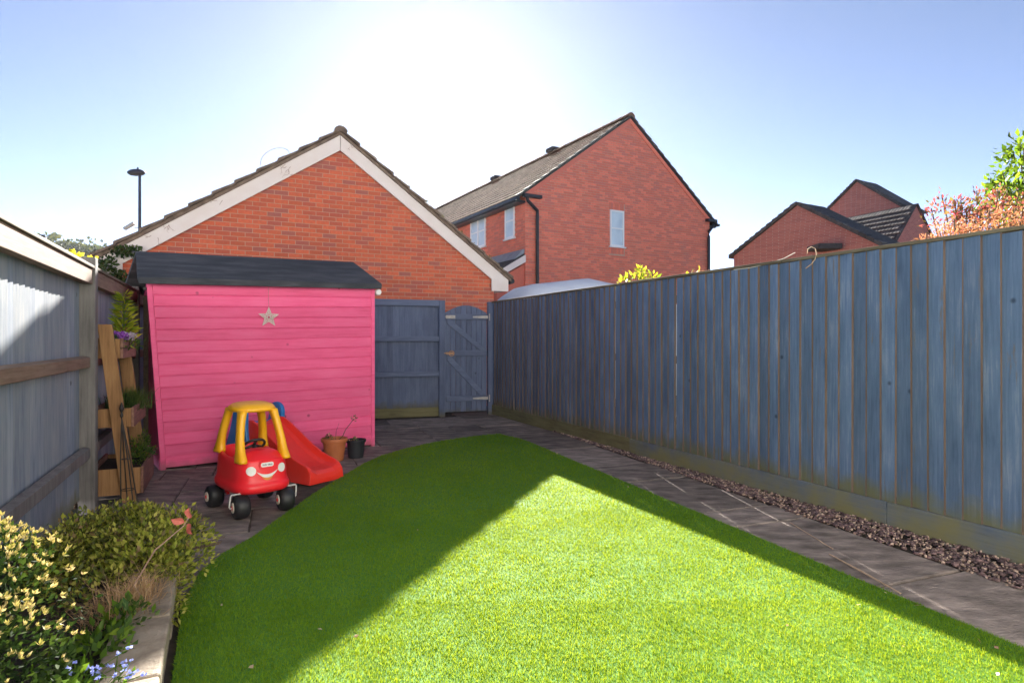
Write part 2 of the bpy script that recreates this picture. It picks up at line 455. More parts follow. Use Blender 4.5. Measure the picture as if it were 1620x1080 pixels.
# ------------------------------------------------------------------ leaf and blade makers
def np_mesh(name, V, faces_per, mats, matidx=None):
    """V: (n, k, 3) pieces; faces_per: list of index tuples in one piece"""
    n, k, _ = V.shape
    me = bpy.data.meshes.new(name)
    me.vertices.add(n * k)
    me.vertices.foreach_set('co', V.reshape(-1).astype(np.float32))
    tot = sum(len(f) for f in faces_per)
    base = (np.arange(n) * k)[:, None]
    loops = np.concatenate([base + np.array(f)[None, :] for f in faces_per], axis=1).reshape(-1)
    sizes = np.tile(np.array([len(f) for f in faces_per]), n)
    starts = np.concatenate([[0], np.cumsum(sizes)[:-1]])
    me.loops.add(n * tot)
    me.loops.foreach_set('vertex_index', loops.astype(np.int32))
    me.polygons.add(n * len(faces_per))
    me.polygons.foreach_set('loop_start', starts.astype(np.int32))
    me.polygons.foreach_set('loop_total', sizes.astype(np.int32))
    for m in (mats if isinstance(mats, (list, tuple)) else [mats]):
        me.materials.append(m)
    if matidx is not None:
        me.polygons.foreach_set('material_index', np.repeat(matidx, len(faces_per)).astype(np.int32))
    me.update(calc_edges=True)
    me.validate()
    return me

def unit(a):
    return a / np.maximum(np.linalg.norm(a, axis=1, keepdims=True), 1e-9)

def leaves(pos, direc, size, width=0.5, fold=0.25, jitter=0.5):
    """kite-shaped folded leaves: pos (n,3) base, direc (n,3) growth direction"""
    n = len(pos)
    d = unit(direc + rng.normal(0, jitter, (n, 3)))
    a = unit(np.cross(d, unit(rng.normal(0, 1, (n, 3)))))
    b = np.cross(d, a)
    L = (size * rng.uniform(0.65, 1.3, n))[:, None]
    w = L * width * 0.5
    V = np.empty((n, 5, 3))
    V[:, 0] = pos
    V[:, 1] = pos + d * L * 0.45 + a * w + b * w * fold
    V[:, 2] = pos + d * L
    V[:, 3] = pos + d * L * 0.45 - a * w + b * w * fold
    V[:, 4] = pos + d * L * 0.5
    return V
LEAF_F = [(0, 1, 4), (1, 2, 4), (2, 3, 4), (3, 0, 4)]

def cloud_points(lobes, shell=0.55):
    """points through the lobes (x,y,z,rx,ry,rz,n), denser near the skin; returns pos, outward"""
    ps, ds = [], []
    for x, y, z, rx, ry, rz_, n in lobes:
        u = unit(rng.normal(0, 1, (n, 3)))
        r = rng.uniform(shell, 1.0, n) ** 0.7
        bump = 1 + 0.16 * np.sin(u[:, 0] * 7 + x * 9) * np.sin(u[:, 1] * 6 + y * 5) + 0.1 * np.sin(u[:, 2] * 11 + x * 31)
        p = u * (r * bump)[:, None] * np.array([rx, ry, rz_]) + np.array([x, y, z])
        ps.append(p); ds.append(unit(u / np.array([rx, ry, rz_])))
    return np.concatenate(ps), np.concatenate(ds)

def foliage(name, parent, lobes, size, mats, width=0.5, up=0.3, jitter=0.6, shell=0.5, zmin=None, mix=None, fold=0.25):
    p, d = cloud_points(lobes, shell)
    if zmin is not None:
        k = p[:, 2] > zmin
        p, d = p[k], d[k]
    d = d + np.array([0, 0, up])
    V = leaves(p, d, size, width, fold, jitter)
    mi = None
    if isinstance(mats, list) and len(mats) > 1:
        mi = (rng.uniform(0, 1, len(p)) < (mix or 0.5)).astype(int)
    return link(name, np_mesh(name, V, LEAF_F, mats, mi), parent)

def blades(pos, height, width, lean=0.5, curl=0.5):
    """grass blades: a quad and a tip, bent over"""
    n = len(pos)
    an = rng.uniform(0, 2 * math.pi, n)
    s = np.stack([np.cos(an), np.sin(an), np.zeros(n)], 1)
    an2 = an + math.pi / 2 + rng.normal(0, 0.5, n)
    le = np.abs(rng.normal(0, lean, n))
    f = np.stack([np.cos(an2) * le, np.sin(an2) * le, np.ones(n)], 1)
    f = unit(f)
    H = (height * rng.uniform(0.6, 1.25, n))[:, None]
    W = (width * rng.uniform(0.7, 1.2, n))[:, None]
    mid = pos + f * H * 0.6
    g = f.copy(); g[:, :2] *= 1 + curl * 2; g[:, :2] += np.stack([np.cos(an2), np.sin(an2)], 1) * curl * 0.6
    g = unit(g)
    V = np.empty((n, 5, 3))
    V[:, 0] = pos - s * W / 2; V[:, 1] = pos + s * W / 2
    V[:, 2] = mid + s * W * 0.4; V[:, 3] = mid - s * W * 0.4
    V[:, 4] = mid + g * H * 0.5
    return V
BLADE_F = [(0, 1, 2, 3), (3, 2, 4)]

# ------------------------------------------------------------------ brickwork and tiles
def clip(poly, region):
    """convex clip of polygon by convex counter-clockwise region (2D)"""
    out = poly
    for i in range(len(region)):
        ax, ay = region[i]; bx, by = region[(i + 1) % len(region)]
        side = lambda p: (bx - ax) * (p[1] - ay) - (by - ay) * (p[0] - ax)
        res = []
        for j in range(len(out)):
            p, q = out[j], out[(j + 1) % len(out)]
            sp, sq = side(p), side(q)
            if sp >= 0: res.append(p)
            if (sp > 0 > sq) or (sp < 0 < sq):
                k = sp / (sp - sq)
                res.append((p[0] + (q[0] - p[0]) * k, p[1] + (q[1] - p[1]) * k))
        out = res
        if len(out) < 3: return []
    return out

BL_, BH_, JT = 0.215, 0.065, 0.010
_brick_mesh = {}
def lay_bricks(parent, org, rz, region, holes, mat, single, key, z0=0.0, proud=0.007, soldiers=()):
    """stretcher bond on a wall face: frame at org turned rz, wall plane y'=0, outside is -y'.
    The `single` bricks with the largest key become parts; the rest one part of kind stuff."""
    us = [p[0] for p in region]; zs = [p[1] for p in region]
    full, cut = [], []
    row = 0
    z = z0
    while z < max(zs):
        u = min(us) - (BL_ + JT) * (0.5 if row % 2 else 0.0) - 0.0
        while u < max(us):
            spans = [(u, u + BL_)]
            for h0, h1, k0, k1 in list(holes):
                if z + BH_ > k0 + 0.01 and z < k1 - 0.01:
                    nx = []
                    for a, b in spans:
                        if b <= h0 or a >= h1: nx.append((a, b)); continue
                        if a < h0 - 0.03: nx.append((a, h0))
                        if b > h1 + 0.03: nx.append((h1, b))
                    spans = nx
            for a, b in spans:
                p = clip([(a, z), (b, z), (b, z + BH_), (a, z + BH_)], region)
                if not p: continue
                area = abs(sum(p[i][0] * p[(i + 1) % len(p)][1] - p[(i + 1) % len(p)][0] * p[i][1] for i in range(len(p)))) / 2
                if area > 0.995 * BL_ * BH_: full.append((a, z))
                elif area > 0.0006: cut.append(p)
            u += BL_ + JT
        z += BH_ + JT
        row += 1
    ca, sa = math.cos(rz), math.sin(rz)
    full.sort(key=lambda q: -key(q[0] + BL_ / 2, q[1]))
    ind, rest = full[:single], full[single:]
    km = mat.name
    if km not in _brick_mesh:
        b = MB().box(0, BL_, -proud, 0.02, 0, BH_)
        _brick_mesh[km] = b.mesh('brick', mat)
    for a, z in ind:
        j = random.uniform(-0.0025, 0.0015)
        o = link('brick', _brick_mesh[km], parent, (org[0] + a * ca - j * sa, org[1] + a * sa + j * ca, org[2] + z), rz)
    mb = MB()
    for a, z in rest:
        j = random.uniform(-0.0025, 0.0015)
        mb.box(a, a + BL_, -proud + j, 0.02, z, z + BH_)
    for p in cut:
        mb.prism(p, -proud, 0.02, 'y')
    for a, b, c, d in soldiers:
        mb.box(a, b, -proud - 0.001, 0.02, c, d)
    if mb.v:
        o = mb.build('brickwork', mat, parent, loc=org, rz=rz, fix=False)
        o['kind'] = 'stuff'

# ------------------------------------------------------------------ the setting: ground, lawn, paving
gm = MB()
gm.add([(-900,-300,-0.06),(900,-300,-0.06),(900,1500,-0.06),(-900,1500,-0.06)], [(0,1,2,3)])
tag(gm.build('ground', M['ground'], fix=False), kind='structure')

FEN = Vector((0.425, -0.905))              # the side fences run this way, towards the camera
FA = math.atan2(-0.905, 0.425)
C0 = Vector((-0.33, 10.58, 0))             # far corner of the right fence
L0 = Vector((-3.22, 4.60, 0))              # post of the left fence

pav = MB()
pc = [C0 + Vector((0.1, 0.25, 0)), Vector((4.6, 0.2, 0)), Vector((4.6, -3.0, 0)), Vector((-3, -3.0, 0)), Vector((-1.05, 0.2, 0)), L0 + Vector((-.05, 0, 0)), Vector((-5.3, 9.0, 0))]
pav.prism([(p.x, p.y) for p in pc], -0.05, -0.012, 'z')
paving = pav.build('paving', M['joint'])
tag(paving, kind='structure')

def wobble_slab(poly, name='slab', z0=-0.03, z1=0.0, parent=paving, mat=None):
    """a riven flagstone: slightly uneven edge, bevelled"""
    pts = []
    n = len(poly)
    for i in range(n):
        a, b = Vector(poly[i]), Vector(poly[(i + 1) % n])
        d = b - a
        k = max(2, int(d.length / 0.12))
        nn = Vector((-d.y, d.x)).normalized()
        for j in range(k):
            w = 0 if j == 0 else random.uniform(-0.004, 0.004)
            pts.append(a + d * (j / k) + nn * w)
    dz = random.uniform(-0.003, 0.003)
    c = sum(pts, Vector((0, 0))) / len(pts)
    inner = [p + (c - p).normalized() * 0.008 for p in pts]
    mb = MB()
    ring = lambda q, z: [(p.x - c.x, p.y - c.y, z) for p in q]
    mb.loft([ring(pts, z0), ring(pts, z1 - 0.006 + dz), ring(inner, z1 + dz)])
    return mb.build(name, mat or M['slab'], parent, loc=(c.x, c.y, 0))

# the path along the right fence
PA = Vector((0.352, -0.936)); PN = Vector((0.936, 0.352))
p0 = Vector((0.16, 7.8))
def pathpt(y, off):
    s = (p0.y - y) / 0.936
    return p0 + PA * s + PN * off
joints = [10.75, 9.95, 9.1, 8.15, 7.17, 6.15, 5.52, 4.54, 4.20, 3.18, 2.25, 1.35, 0.5, -0.4, -1.3]
for i in range(len(joints) - 1):
    a, b = joints[i] - 0.009, joints[i + 1] + 0.009
    w = 0.70 + (0.02 if i % 2 else -0.02)
    wobble_slab([pathpt(a, -0.12), pathpt(b, -0.12), pathpt(b, w), pathpt(a, w)])
# flags in front of the gate, under the shed and below the toys
ga = R(21)
gu, gv = Vector((math.cos(ga), math.sin(ga))), Vector((-math.sin(ga), math.cos(ga)))
gorg = Vector((0.02, 10.6)) - PN * 0.12
v = 0.0
row = 0
while v > -8.4:
    h = (0.60, 0.45, 0.60, 0.75)[row % 4]
    u = -0.04 + v * -0.0
    first = True
    while u > -5.6:
        w = random.choice((0.6, 0.75, 0.9, 0.45))
        if first: w = (0.55, 0.8, 0.4, 0.7)[row % 4]; first = False
        q = [gorg + gu * (u - w + 0.006) + gv * (v - h + 0.006), gorg + gu * (u - 0.006) + gv * (v - h + 0.006), gorg + gu * (u - 0.006) + gv * (v - 0.006), gorg + gu * (u - w + 0.006) + gv * (v - 0.006)]
        c = sum(q, Vector((0, 0))) / 4
        # keep the flags outside the lawn's middle, inside the fences, off the bed and off the path
        lf = L0.x + (L0.y - c.y) * 0.4696
        pl = p0.x + (p0.y - c.y) * 0.376
        inlawn = c.x > (-1.45 if c.y < 6.2 else -0.75 if c.y < 7.3 else 0.9)
        inbed = c.y < 3.35 and c.x < -1.25
        if c.x > lf + 0.12 and c.x + 0.3 < pl + 0.35 and not inlawn and not inbed and c.y > 2.4:
            wobble_slab(q)
        u -= w
    v -= h
    row += 1

# lawn of artificial turf
edge_px = [(790, 687), (742, 692), (690, 700), (640, 711), (604, 722), (575, 735), (540, 756), (500, 780), (455, 812), (400, 851), (352, 878), (318, 905)]
lawn = [G(*p).xy for p in edge_px] + [Vector((-1.60, 2.93)), Vector((-1.50, 2.74)), Vector((-1.26, 2.24)), Vector((-0.875, 1.45)), Vector((-0.40, 0.45))]
lawn += [pathpt(y, 0) for y in (0.3, 1.0, 2.0, 3.0, 4.0, 5.0, 6.0, 7.0, 7.8)]
lw = MB().prism([(p.x, p.y) for p in lawn], 0.002, 0.012, 'z')
lawn_o = lw.build('lawn_base', M['turf'])
tag(lawn_o, kind='structure')
def inside(poly, X, Y):
    r = np.zeros(len(X), bool)
    n = len(poly)
    for i in range(n):
        ax, ay = poly[i]; bx, by = poly[(i + 1) % n]
        c = ((ay > Y) != (by > Y)) & (X < (bx - ax) * (Y - ay) / (by - ay + 1e-12) + ax)
        r ^= c
    return r
lp = [(p.x, p.y) for p in lawn]
bl = []
for y0, y1, dens, hh, ww in ((0.4, 1.9, 9000, 0.020, 0.0030), (1.9, 3.0, 46000, 0.019, 0.0021), (3.0, 4.6, 27000, 0.019, 0.0026), (4.6, 6.4, 14000, 0.019, 0.0036), (6.4, 8.6, 9000, 0.019, 0.0048)):
    x0, x1 = -3.0, 4.0
    n = int((x1 - x0) * (y1 - y0) * dens)
    X, Y = rng.uniform(x0, x1, n), rng.uniform(y0, y1, n)
    k = inside(lp, X, Y)
    X, Y = X[k], Y[k]
    tuft = 0.8 + 0.15 * np.sin(X * 9.0 + 2 * np.sin(Y * 5)) * np.sin(Y * 8.0 + 1.5 * np.sin(X * 6)) + rng.uniform(-0.15, 0.15, len(X))
    pos = np.stack([X, Y, np.full(len(X), 0.011)], 1)
    bl.append(blades(pos, hh * np.clip(tuft, 0.55, 1.15), ww, 0.95, 0.8))
turf = link('artificial_turf', np_mesh('artificial_turf', np.concatenate(bl), BLADE_F, M['blade']))
tag(turf, 'short bright green artificial turf covering the lawn', 'grass', kind='stuff')

# slate and pebble strip below the right fence
gx0 = []
chipv, chipm = [], []
def gravel_pts(n):
    out = []
    while len(out) < n:
        s = random.uniform(2.2, 10.6)
        fp = C0.xy + FEN * s
        # distance from fence to the path's edge
        d = (fp - p0)
        off = d.dot(PN)
        wdt = max(0.03, off - 0.68)
        t_ = random.uniform(-0.02, wdt)
        q = fp - PN * t_
        if random.random() < min(1, 0.25 + wdt * 3): out.append(q)
    return out
def chips(n, size, flat):
    n_ = n
    pts = gravel_pts(n_)
    V = np.empty((n_, 8, 3))
    for i, q in enumerate(pts):
        near = q.y < 6
        s = size * random.uniform(0.55, 1.35)
        e = np.array([[x, y, z] for z in (-1, 1) for x, y in ((-1,-1),(1,-1),(1,1),(-1,1))], float)
        e *= np.array([s * random.uniform(0.7, 1.2), s * random.uniform(0.45, 0.9), s * flat])
        e[:, :2] *= rng.uniform(0.65, 1.1, (8, 1))
        e[4:, :2] *= 0.8
        ax = random.uniform(0, 6.283); tl = random.uniform(-0.4, 0.4)
        ca, sa = math.cos(ax), math.sin(ax)
        m = np.array([[ca, -sa, 0], [sa, ca, 0], [0, 0, 1]]) @ np.array([[1, 0, 0], [0, math.cos(tl), -math.sin(tl)], [0, math.sin(tl), math.cos(tl)]])
        V[i] = e @ m.T + np.array([q.x, q.y, 0.002 + random.uniform(0, 0.016)])
    return V
CF = [(0,3,2,1),(4,5,6,7),(0,1,5,4),(1,2,6,5),(2,3,7,6),(3,0,4,7)]
va, vb = chips(3600, 0.0175, 0.28), chips(3600, 0.0080, 0.7)
grav = link('gravel_strip', np_mesh('gravel_strip', np.concatenate([va, vb]), CF, [M['chip'], M['pebble']], np.array([0] * len(va) + [1] * len(vb))))
tag(grav, 'plum slate chips and pale pebbles along the foot of blue fence', 'gravel', kind='stuff')

# ------------------------------------------------------------------ right fence
def fence_board_mesh(name, w, h, mats, t0=0.004, t1=0.025, wav=0.0):
    """feather-edge board: thin edge at x=0, thick edge at x=w; outside face is -y"""
    mb = MB()
    a = [(0, -t0, 0), (w, -t1, 0), (w, 0, 0), (0, 0, 0)]
    b = [(x, y, h) for x, y, _ in a]
    mb.add(a + b, [(0,1,5,4),(2,3,7,6),(3,0,4,7),(1,2,6,5),(3,2,1,0),(4,5,6,7)], 0)
    mb.m = [0, 0, 0, 1, 1, 1]
    return mb.mesh(name, mats)

rf = thing('featheredge_fence', (C0.x, C0.y, 0), FA, 'long blue painted feather-edge board fence with mossy gravel boards, right side', 'fence')
FL = 11.2
bw = 0.108
bms = [fence_board_mesh('board', bw + 0.014, 1.765, [M['fence_blue'], M['raw_edge']], wav=0.0) for _ in range(5)]
s = 0.0
i = 0
while s < FL:
    gap = 0.0185 if i in (33, 43, 58) else 0.0
    o = link('board', random.choice(bms), rf, (s, random.uniform(-0.003, 0.003) - 0.002 * (i % 2), 0.17 + random.uniform(-0.006, 0.004)))
    o.rotation_euler = (random.uniform(-0.002, 0.002), random.uniform(-0.003, 0.003), R(-1.2))
    s += bw + random.uniform(-0.006, 0.006) + gap
    i += 1
for a, b, near in ((0.0, 4.02, 0), (4.03, 7.0, 1), (7.01, 11.2, 1)):
    mb = MB().box(0, b - a, -0.022, 0.0, 0.0, 0.172)
    mb.build('gravel_board', M['gravel_board'] if near else M['gravel_board_old'], rf, bevel=0.003, loc=(a, -0.030 if near else -0.004, 0.0), rz=0)
for a, b in ((0, 3.0), (3.005, 6.1), (6.105, 9.1), (9.105, 11.2)):
    MB().box(a, b, -0.034, 0.034, 1.938, 1.962).build('capping_rail', M['cap'], rf, bevel=0.003)
for z in (0.42, 1.05, 1.68):
    MB().box(0, FL, 0.022, 0.07, z, z + 0.08).build('back_rail', M['bare_rail'], rf)
for x in (0.05, 3.0, 6.1, 9.1):
    MB().box(x - 0.05, x + 0.05, 0.072, 0.17, -0.05, 1.93).build('post', M['grey_post'], rf)

# ------------------------------------------------------------------ back fence panel and gate
B0 = Vector((-0.44, 10.58, 0)); BA = math.atan2(0.6, 1.847)          # local +x to the right
bf = thing('close_board_panel', (B0.x, B0.y, 0), BA, 'dark blue close-board fence panel with three rails left of the gate', 'fence')
x = -0.84
bm2 = [fence_board_mesh('board', 0.106, 1.78, [M['gate_blue'], M['gate_blue']], 0.006, 0.012, 0.0) for _ in range(3)]
while x > -3.4:
    x -= 0.098
    o = link('board', random.choice(bm2), bf, (x, 0.05 + random.uniform(-0.002, 0.002), 0.14))
for z in (0.68, 1.27, 1.865):
    MB().box(-3.45, -0.845, -0.025, 0.040, z, z + 0.085 + (0.02 if z > 1.8 else 0)).build('rail', M['gate_rail'], bf, bevel=0.004)
MB().box(-3.45, -0.845, 0.012, 0.044, 0.0, 0.15).build('gravel_board', M['gravel_board_old'], bf, bevel=0.004)

gp = thing('gate_post', (B0.x, B0.y, 0), BA, 'dark blue square post on the latch side of the gate', 'post', 'gate posts')
MB().box(-0.845, -0.745, -0.045, 0.055, -0.05, 1.965).build('post', M['gate_blue'], gp, bevel=0.006)
gp2 = thing('gate_post', (B0.x, B0.y, 0), BA, 'dark blue square post carrying the gate hinges beside the long fence', 'post', 'gate posts')
MB().box(0.015, 0.115, -0.045, 0.055, -0.05, 1.955).build('post', M['gate_blue'], gp2, bevel=0.006)

gt = thing('garden_gate', (B0.x, B0.y, 0), BA, 'dark blue ledged and braced garden gate with arched top', 'gate')
gx0_, gx1_ = -0.735, 0.005
nb = 8
for i in range(nb):
    a = gx0_ + (gx1_ - gx0_) * i / nb; b = gx0_ + (gx1_ - gx0_) * (i + 1) / nb - 0.004
    top = lambda q: 1.755 + 0.135 * math.cos((q - (gx0_ + gx1_) / 2) / (gx1_ - gx0_) * math.pi * 0.97)
    poly = [(a, 0.06), (b, 0.06), (b, top(b)), ((a + b) / 2, top((a + b) / 2)), (a, top(a))]
    MB().prism(poly, 0.012, 0.032 + 0.001 * (i % 2), 'y').build('board', M['gate_blue'], gt, bevel=0.003)
for z in (0.24, 1.02, 1.645):
    MB().box(gx0_ + 0.012, gx1_ - 0.006, -0.020, 0.0115, z, z + 0.092).build('ledge', M['gate_rail'], gt, bevel=0.004)
for za, zb in ((1.64, 1.115), (1.015, 0.335)):
    xa, xb = gx0_ + 0.03, gx1_ - 0.13
    MB().prism([(xa, za), (xa, za - 0.07), (xb, zb), (xb + 0.11, zb), (xa + 0.06, za)], -0.018, 0.0112, 'y').build('brace', M['gate_rail'], gt, bevel=0.003)
for z in (1.69, 0.285):
    h = MB()
    h.prism([(gx1_ - 0.26, z - 0.012), (gx1_ + 0.012, z - 0.026), (gx1_ + 0.012, z + 0.026), (gx1_ - 0.26, z + 0.012)], -0.0262, -0.0212, 'y')
    h.lathe([(0.011, -0.06), (0.011, 0.06)], 10, (gx1_ + 0.028, -0.056, z))
    h.build('strap_hinge', M['galv'], gt, bevel=0.001)
bt = MB().box(gx0_ + 0.005, gx0_ + 0.17, -0.026, -0.0205, 1.66, 1.715)
bt.tube([(gx0_ - 0.03, -0.036, 1.69), (gx0_ + 0.15, -0.036, 1.69)], 0.007, 8)
bt.build('slide_bolt', M['galv'], gt)
lt = MB().box(gx0_ + 0.01, gx0_ + 0.14, -0.027, -0.0205, 1.045, 1.085)
lt.tube([(gx0_ + 0.11, -0.03, 1.03 + 0.035 * math.sin(k)) if False else (gx0_ + 0.10 + 0.045 * math.cos(k), -0.045, 1.065 + 0.045 * math.sin(k)) for k in [j * math.pi / 5 for j in range(11)]], 0.008, 6)
lt.tube([(gx0_ - 0.03, -0.04, 1.07), (gx0_ + 0.08, -0.04, 1.07)], 0.009, 8)
lt.build('ring_latch', M['brass'], gt)

# ------------------------------------------------------------------ left fence (seen from its rail side)
lf = thing('rail_side_fence', (L0.x, L0.y, 0), FA, 'weathered pale blue-grey fence seen from its rail side, left edge', 'fence')
bmL = [fence_board_mesh('board', 0.118, 1.715, [M['grey_board'], M['grey_board']], 0.005, 0.020, 0.0) for _ in range(5)]
x = -5.2
while x < 4.4:
    o = link('board', random.choice(bmL), lf, (x + 0.118, -0.055 + random.uniform(-0.003, 0.003), 0.10 + random.uniform(-0.01, 0.008)), math.pi + R(1.5))
    x += 0.098 + random.uniform(-0.006, 0.006)
for a, b in ((-5.2, -0.045), (0.06, 2.55), (2.66, 4.4)):
    for z, m in ((0.40, 'grey_post'), (1.08, 'bare_rail')):
        MB().prism([(-0.018, z), (0.030, z + 0.012), (0.030, z + 0.085), (-0.018, z + 0.098)], a, b, 'x').build('rail', M[m], lf, bevel=0.003)
    MB().box(a, b, -0.020, 0.045, 1.715, 1.830).build('top_rail', M['bare_rail'], lf, bevel=0.004)
    MB().box(a, b, -0.075, 0.058, 1.833, 1.855).build('capping', M['cap'], lf, bevel=0.004)
for x, hgt in ((0.0, 1.92), (2.6, 1.92), (-2.5, 1.90)):
    MB().box(x - 0.055, x + 0.055, -0.05, 0.06, -0.05, hgt).build('post', M['grey_post'], lf, bevel=0.006)
wp = thing('weathered_post', (-4.02, 6.72, 0), FA, 'dark weathered timber post behind the planter beside the shed corner', 'post')
MB().box(-0.05, 0.05, -0.05, 0.05, -0.05, 1.78).build('post', M['cap'], wp, bevel=0.006)

# ------------------------------------------------------------------ garage
GA = R(25.3)
gar = thing('garage', (-3.04, 10.70, 0), GA, 'red brick garage with white bargeboards on its gable behind the pink shed', 'garage')
gL, gR, gD = -3.32, 2.96, 6.0
zl, zr, zt = 2.57, 2.56, 5.0                    # tile line at left tip, right tip, ridge
xl, xr = -3.65, 3.30
sl_, sr_ = (zt - zl) / -xl, (zt - zr) / xr
low = 0.30
wl = lambda x: (zt + x * sl_ if x < 0 else zt - x * sr_) - low
reg = [(gL, 0.0), (gR, 0.0), (gR, wl(gR)), (0, zt - low), (gL, wl(gL))]
MB().prism(reg, 0.0, gD, 'y').build('wall', M['mortar'], gar)
def gkey(u, z):
    wx = -3.04 + u * math.cos(GA); wy = 10.7 + u * math.sin(GA)
    px = CX + F * wx / wy; py = HY - F * (z - EYE) / wy
    if py > 470 or (205 < px < 600 and py > 408) or px < 195 or z > wl(u) - 0.2: return -9
    return 1 / wy
lay_bricks(gar, (0, 0, 0), 0.0, reg, [], M['brick'], 300, gkey)
# right side wall face
lay_bricks(gar, (gR, 0, 0), R(90), [(0, 1.2), (2.5, 1.2), (2.5, 2.5), (0, 2.5)], [], M['brick'], 0, lambda u, z: 0, z0=1.2)
# bargeboards with box ends
for sgn, xe, sl, ze in ((-1, xl, sl_, zl), (1, xr, sr_, zr)):
    t0, t1 = 0.12, 0.385
    q = lambda x, d: (x, zt - abs(x) * sl - d)
    xo = xe - sgn * 0.05
    poly = [q(sgn * 0.004, t0), q(xo, t0), q(xo, t0 + 0.06), (xo, ze - 0.31), (xo - sgn * 0.36, ze - 0.31), q(xo - sgn * 0.36, t1), q(sgn * 0.004, t1)]
    MB().prism(poly, -0.075, -0.045, 'y').build('bargeboard', M['white_paint'], gar, bevel=0.004)
    # soffit box running back under the eaves
    MB().box(min(xo, xo - sgn * 0.30), max(xo, xo - sgn * 0.30), -0.044, gD, ze - 0.30, ze - 0.27).build('soffit', M['white_paint'], gar)
    # the roof plane below the tiles
    poly = [q(0, 0.07), q(xe - sgn * 0.02, 0.07), q(xe - sgn * 0.02, 0.118), q(0, 0.118)]
    MB().prism(poly, -0.06, gD + 0.06, 'y').build('roof_underlay', M['tile'], gar)
    # tile courses, the ends of which show along the verge
    L = math.hypot(xe, zt - ze)
    n = 11
    for k in range(n):
        f0, f1 = k / n, (k + 1) / n
        xa, xb = xe * (1 - f0), xe * (1 - f1)
        up = lambda x, d: (x, zt - abs(x) * sl + d)
        for j in range(4):
            ya = -0.135 + j * 0.335 + random.uniform(-0.01, 0.01)
            poly = [up(xa * 1.0 + sgn * 0.035, -0.040), up(xa + sgn * 0.035, 0.016), up(xb, -0.030), up(xb, -0.068)]
            dd = 0.33
            tl = MB().prism(poly, ya, ya + dd, 'y').build('roof_tile', M['tile'], gar, bevel=0.006)
        poly = [up(xa + sgn * 0.035, -0.040), up(xa + sgn * 0.035, 0.014), up(xb, -0.032), up(xb, -0.068)]
        o = MB().prism(poly, -0.135 + 4 * 0.335, gD + 0.1, 'y').build('tile_course', M['tile'], gar)
    # mortared under-edge of the verge
    poly = [q(0, 0.066), q(xe, 0.05), q(xe, 0.115), q(0, 0.118)]
    MB().prism(poly, -0.10, -0.061, 'y').build('verge_bedding', M['mortar'] if False else M['tile'], gar)
rd = MB()
for k in range(7):
    y = -0.15 + k * 0.46
    rr = [[(r * math.cos(a) * 1.15, yy, zt - 0.075 + r * math.sin(a)) for a in [j * math.pi / 8 for j in range(9)]] for r, yy in ((0.100, y), (0.095, y + 0.45))]
    MB().loft(rr).build('ridge_tile', M['tile'], gar, smooth=False)
# gutters
MB().tube([(xr + 0.03, -0.08, zr - 0.10), (xr + 0.03, gD, zr - 0.10)], 0.055, 8).build('gutter', M['black_plastic'], gar)
MB().tube([(xl - 0.03, -0.08, zl - 0.10), (xl - 0.03, gD, zl - 0.10)], 0.055, 8).build('gutter', M['black_plastic'], gar)
# moss on the right verge
pp, dd = [], []
for k in range(90):
    f = random.uniform(0.3, 0.97)
    pp.append((xr * f, -0.12 + random.uniform(0, 0.2), zt - xr * f * sr_ - random.uniform(-0.01, 0.03))); dd.append((random.uniform(-.4, .4), -0.3, 1))
pp = np.repeat(np.array(pp), 14, 0) + rng.normal(0, 0.012, (90 * 14, 3)); dd = np.repeat(np.array(dd), 14, 0)
mo = link('moss', np_mesh('moss', leaves(pp, dd, 0.022, 0.8), LEAF_F, M['moss']), gar); mo['kind'] = 'stuff'

# dead tendrils clinging to the left bargeboard
dt = thing('dead_creeper', (-3.04, 10.70, 0), GA, 'dead brown creeper stems clinging to the left white bargeboard', 'creeper')
def twig(mb, p, d, n, step, r, fan, depth=2):
    pts = [p]
    for k in range(n):
        d = (d[0] + random.uniform(-fan, fan), d[1] + random.uniform(-fan, fan))
        l = math.hypot(*d); d = (d[0] / l, d[1] / l)
        p = (p[0] + d[0] * step, p[1], p[2] + d[1] * step)
        pts.append(p)
        if depth and random.random() < 0.45:
            twig(mb, p, (d[0] + random.uniform(-1.2, 1.2), d[1] + random.uniform(-1.2, 1.2)), random.randint(2, 4), step * 0.7, r * 0.7, fan, depth - 1)
    mb.tube(pts, [r * (1 - 0.6 * k / len(pts)) for k in range(len(pts))], 4)
for x0, n in ((-2.85, 3), (-2.6, 3), (-1.9, 3), (-0.95, 4), (-0.85, 4), (0.16, 2)):
    mb = MB()
    for _ in range(2):
        z0_ = zt - abs(x0) * (sl_ if x0 < 0 else sr_) - random.uniform(0.14, 0.22)
        twig(mb, (x0 + random.uniform(-.1, .1), -0.080, z0_), (random.uniform(-1, 0.4), -0.8), n, 0.030, 0.0034, 0.7)
    # keep the stems on the board's face
    mb.v = [(x, y, min(max(z, zt - abs(x) * (sl_ if x < 0 else sr_) - 0.40), zt - abs(x) * (sl_ if x < 0 else sr_) - 0.10)) for x, y, z in mb.v]
    mb.build('stem', M['dead'], dt)
MB().tube([(-1.05 + 0.24 * math.cos(R(a)) , -0.03, zt - 1.05 * sl_ + 0.02 + 0.20 * math.sin(R(a)) + 0.08 * math.cos(R(a))) for a in range(200, -10, -15)], 0.005, 5).build('stem', M['dead'], dt)

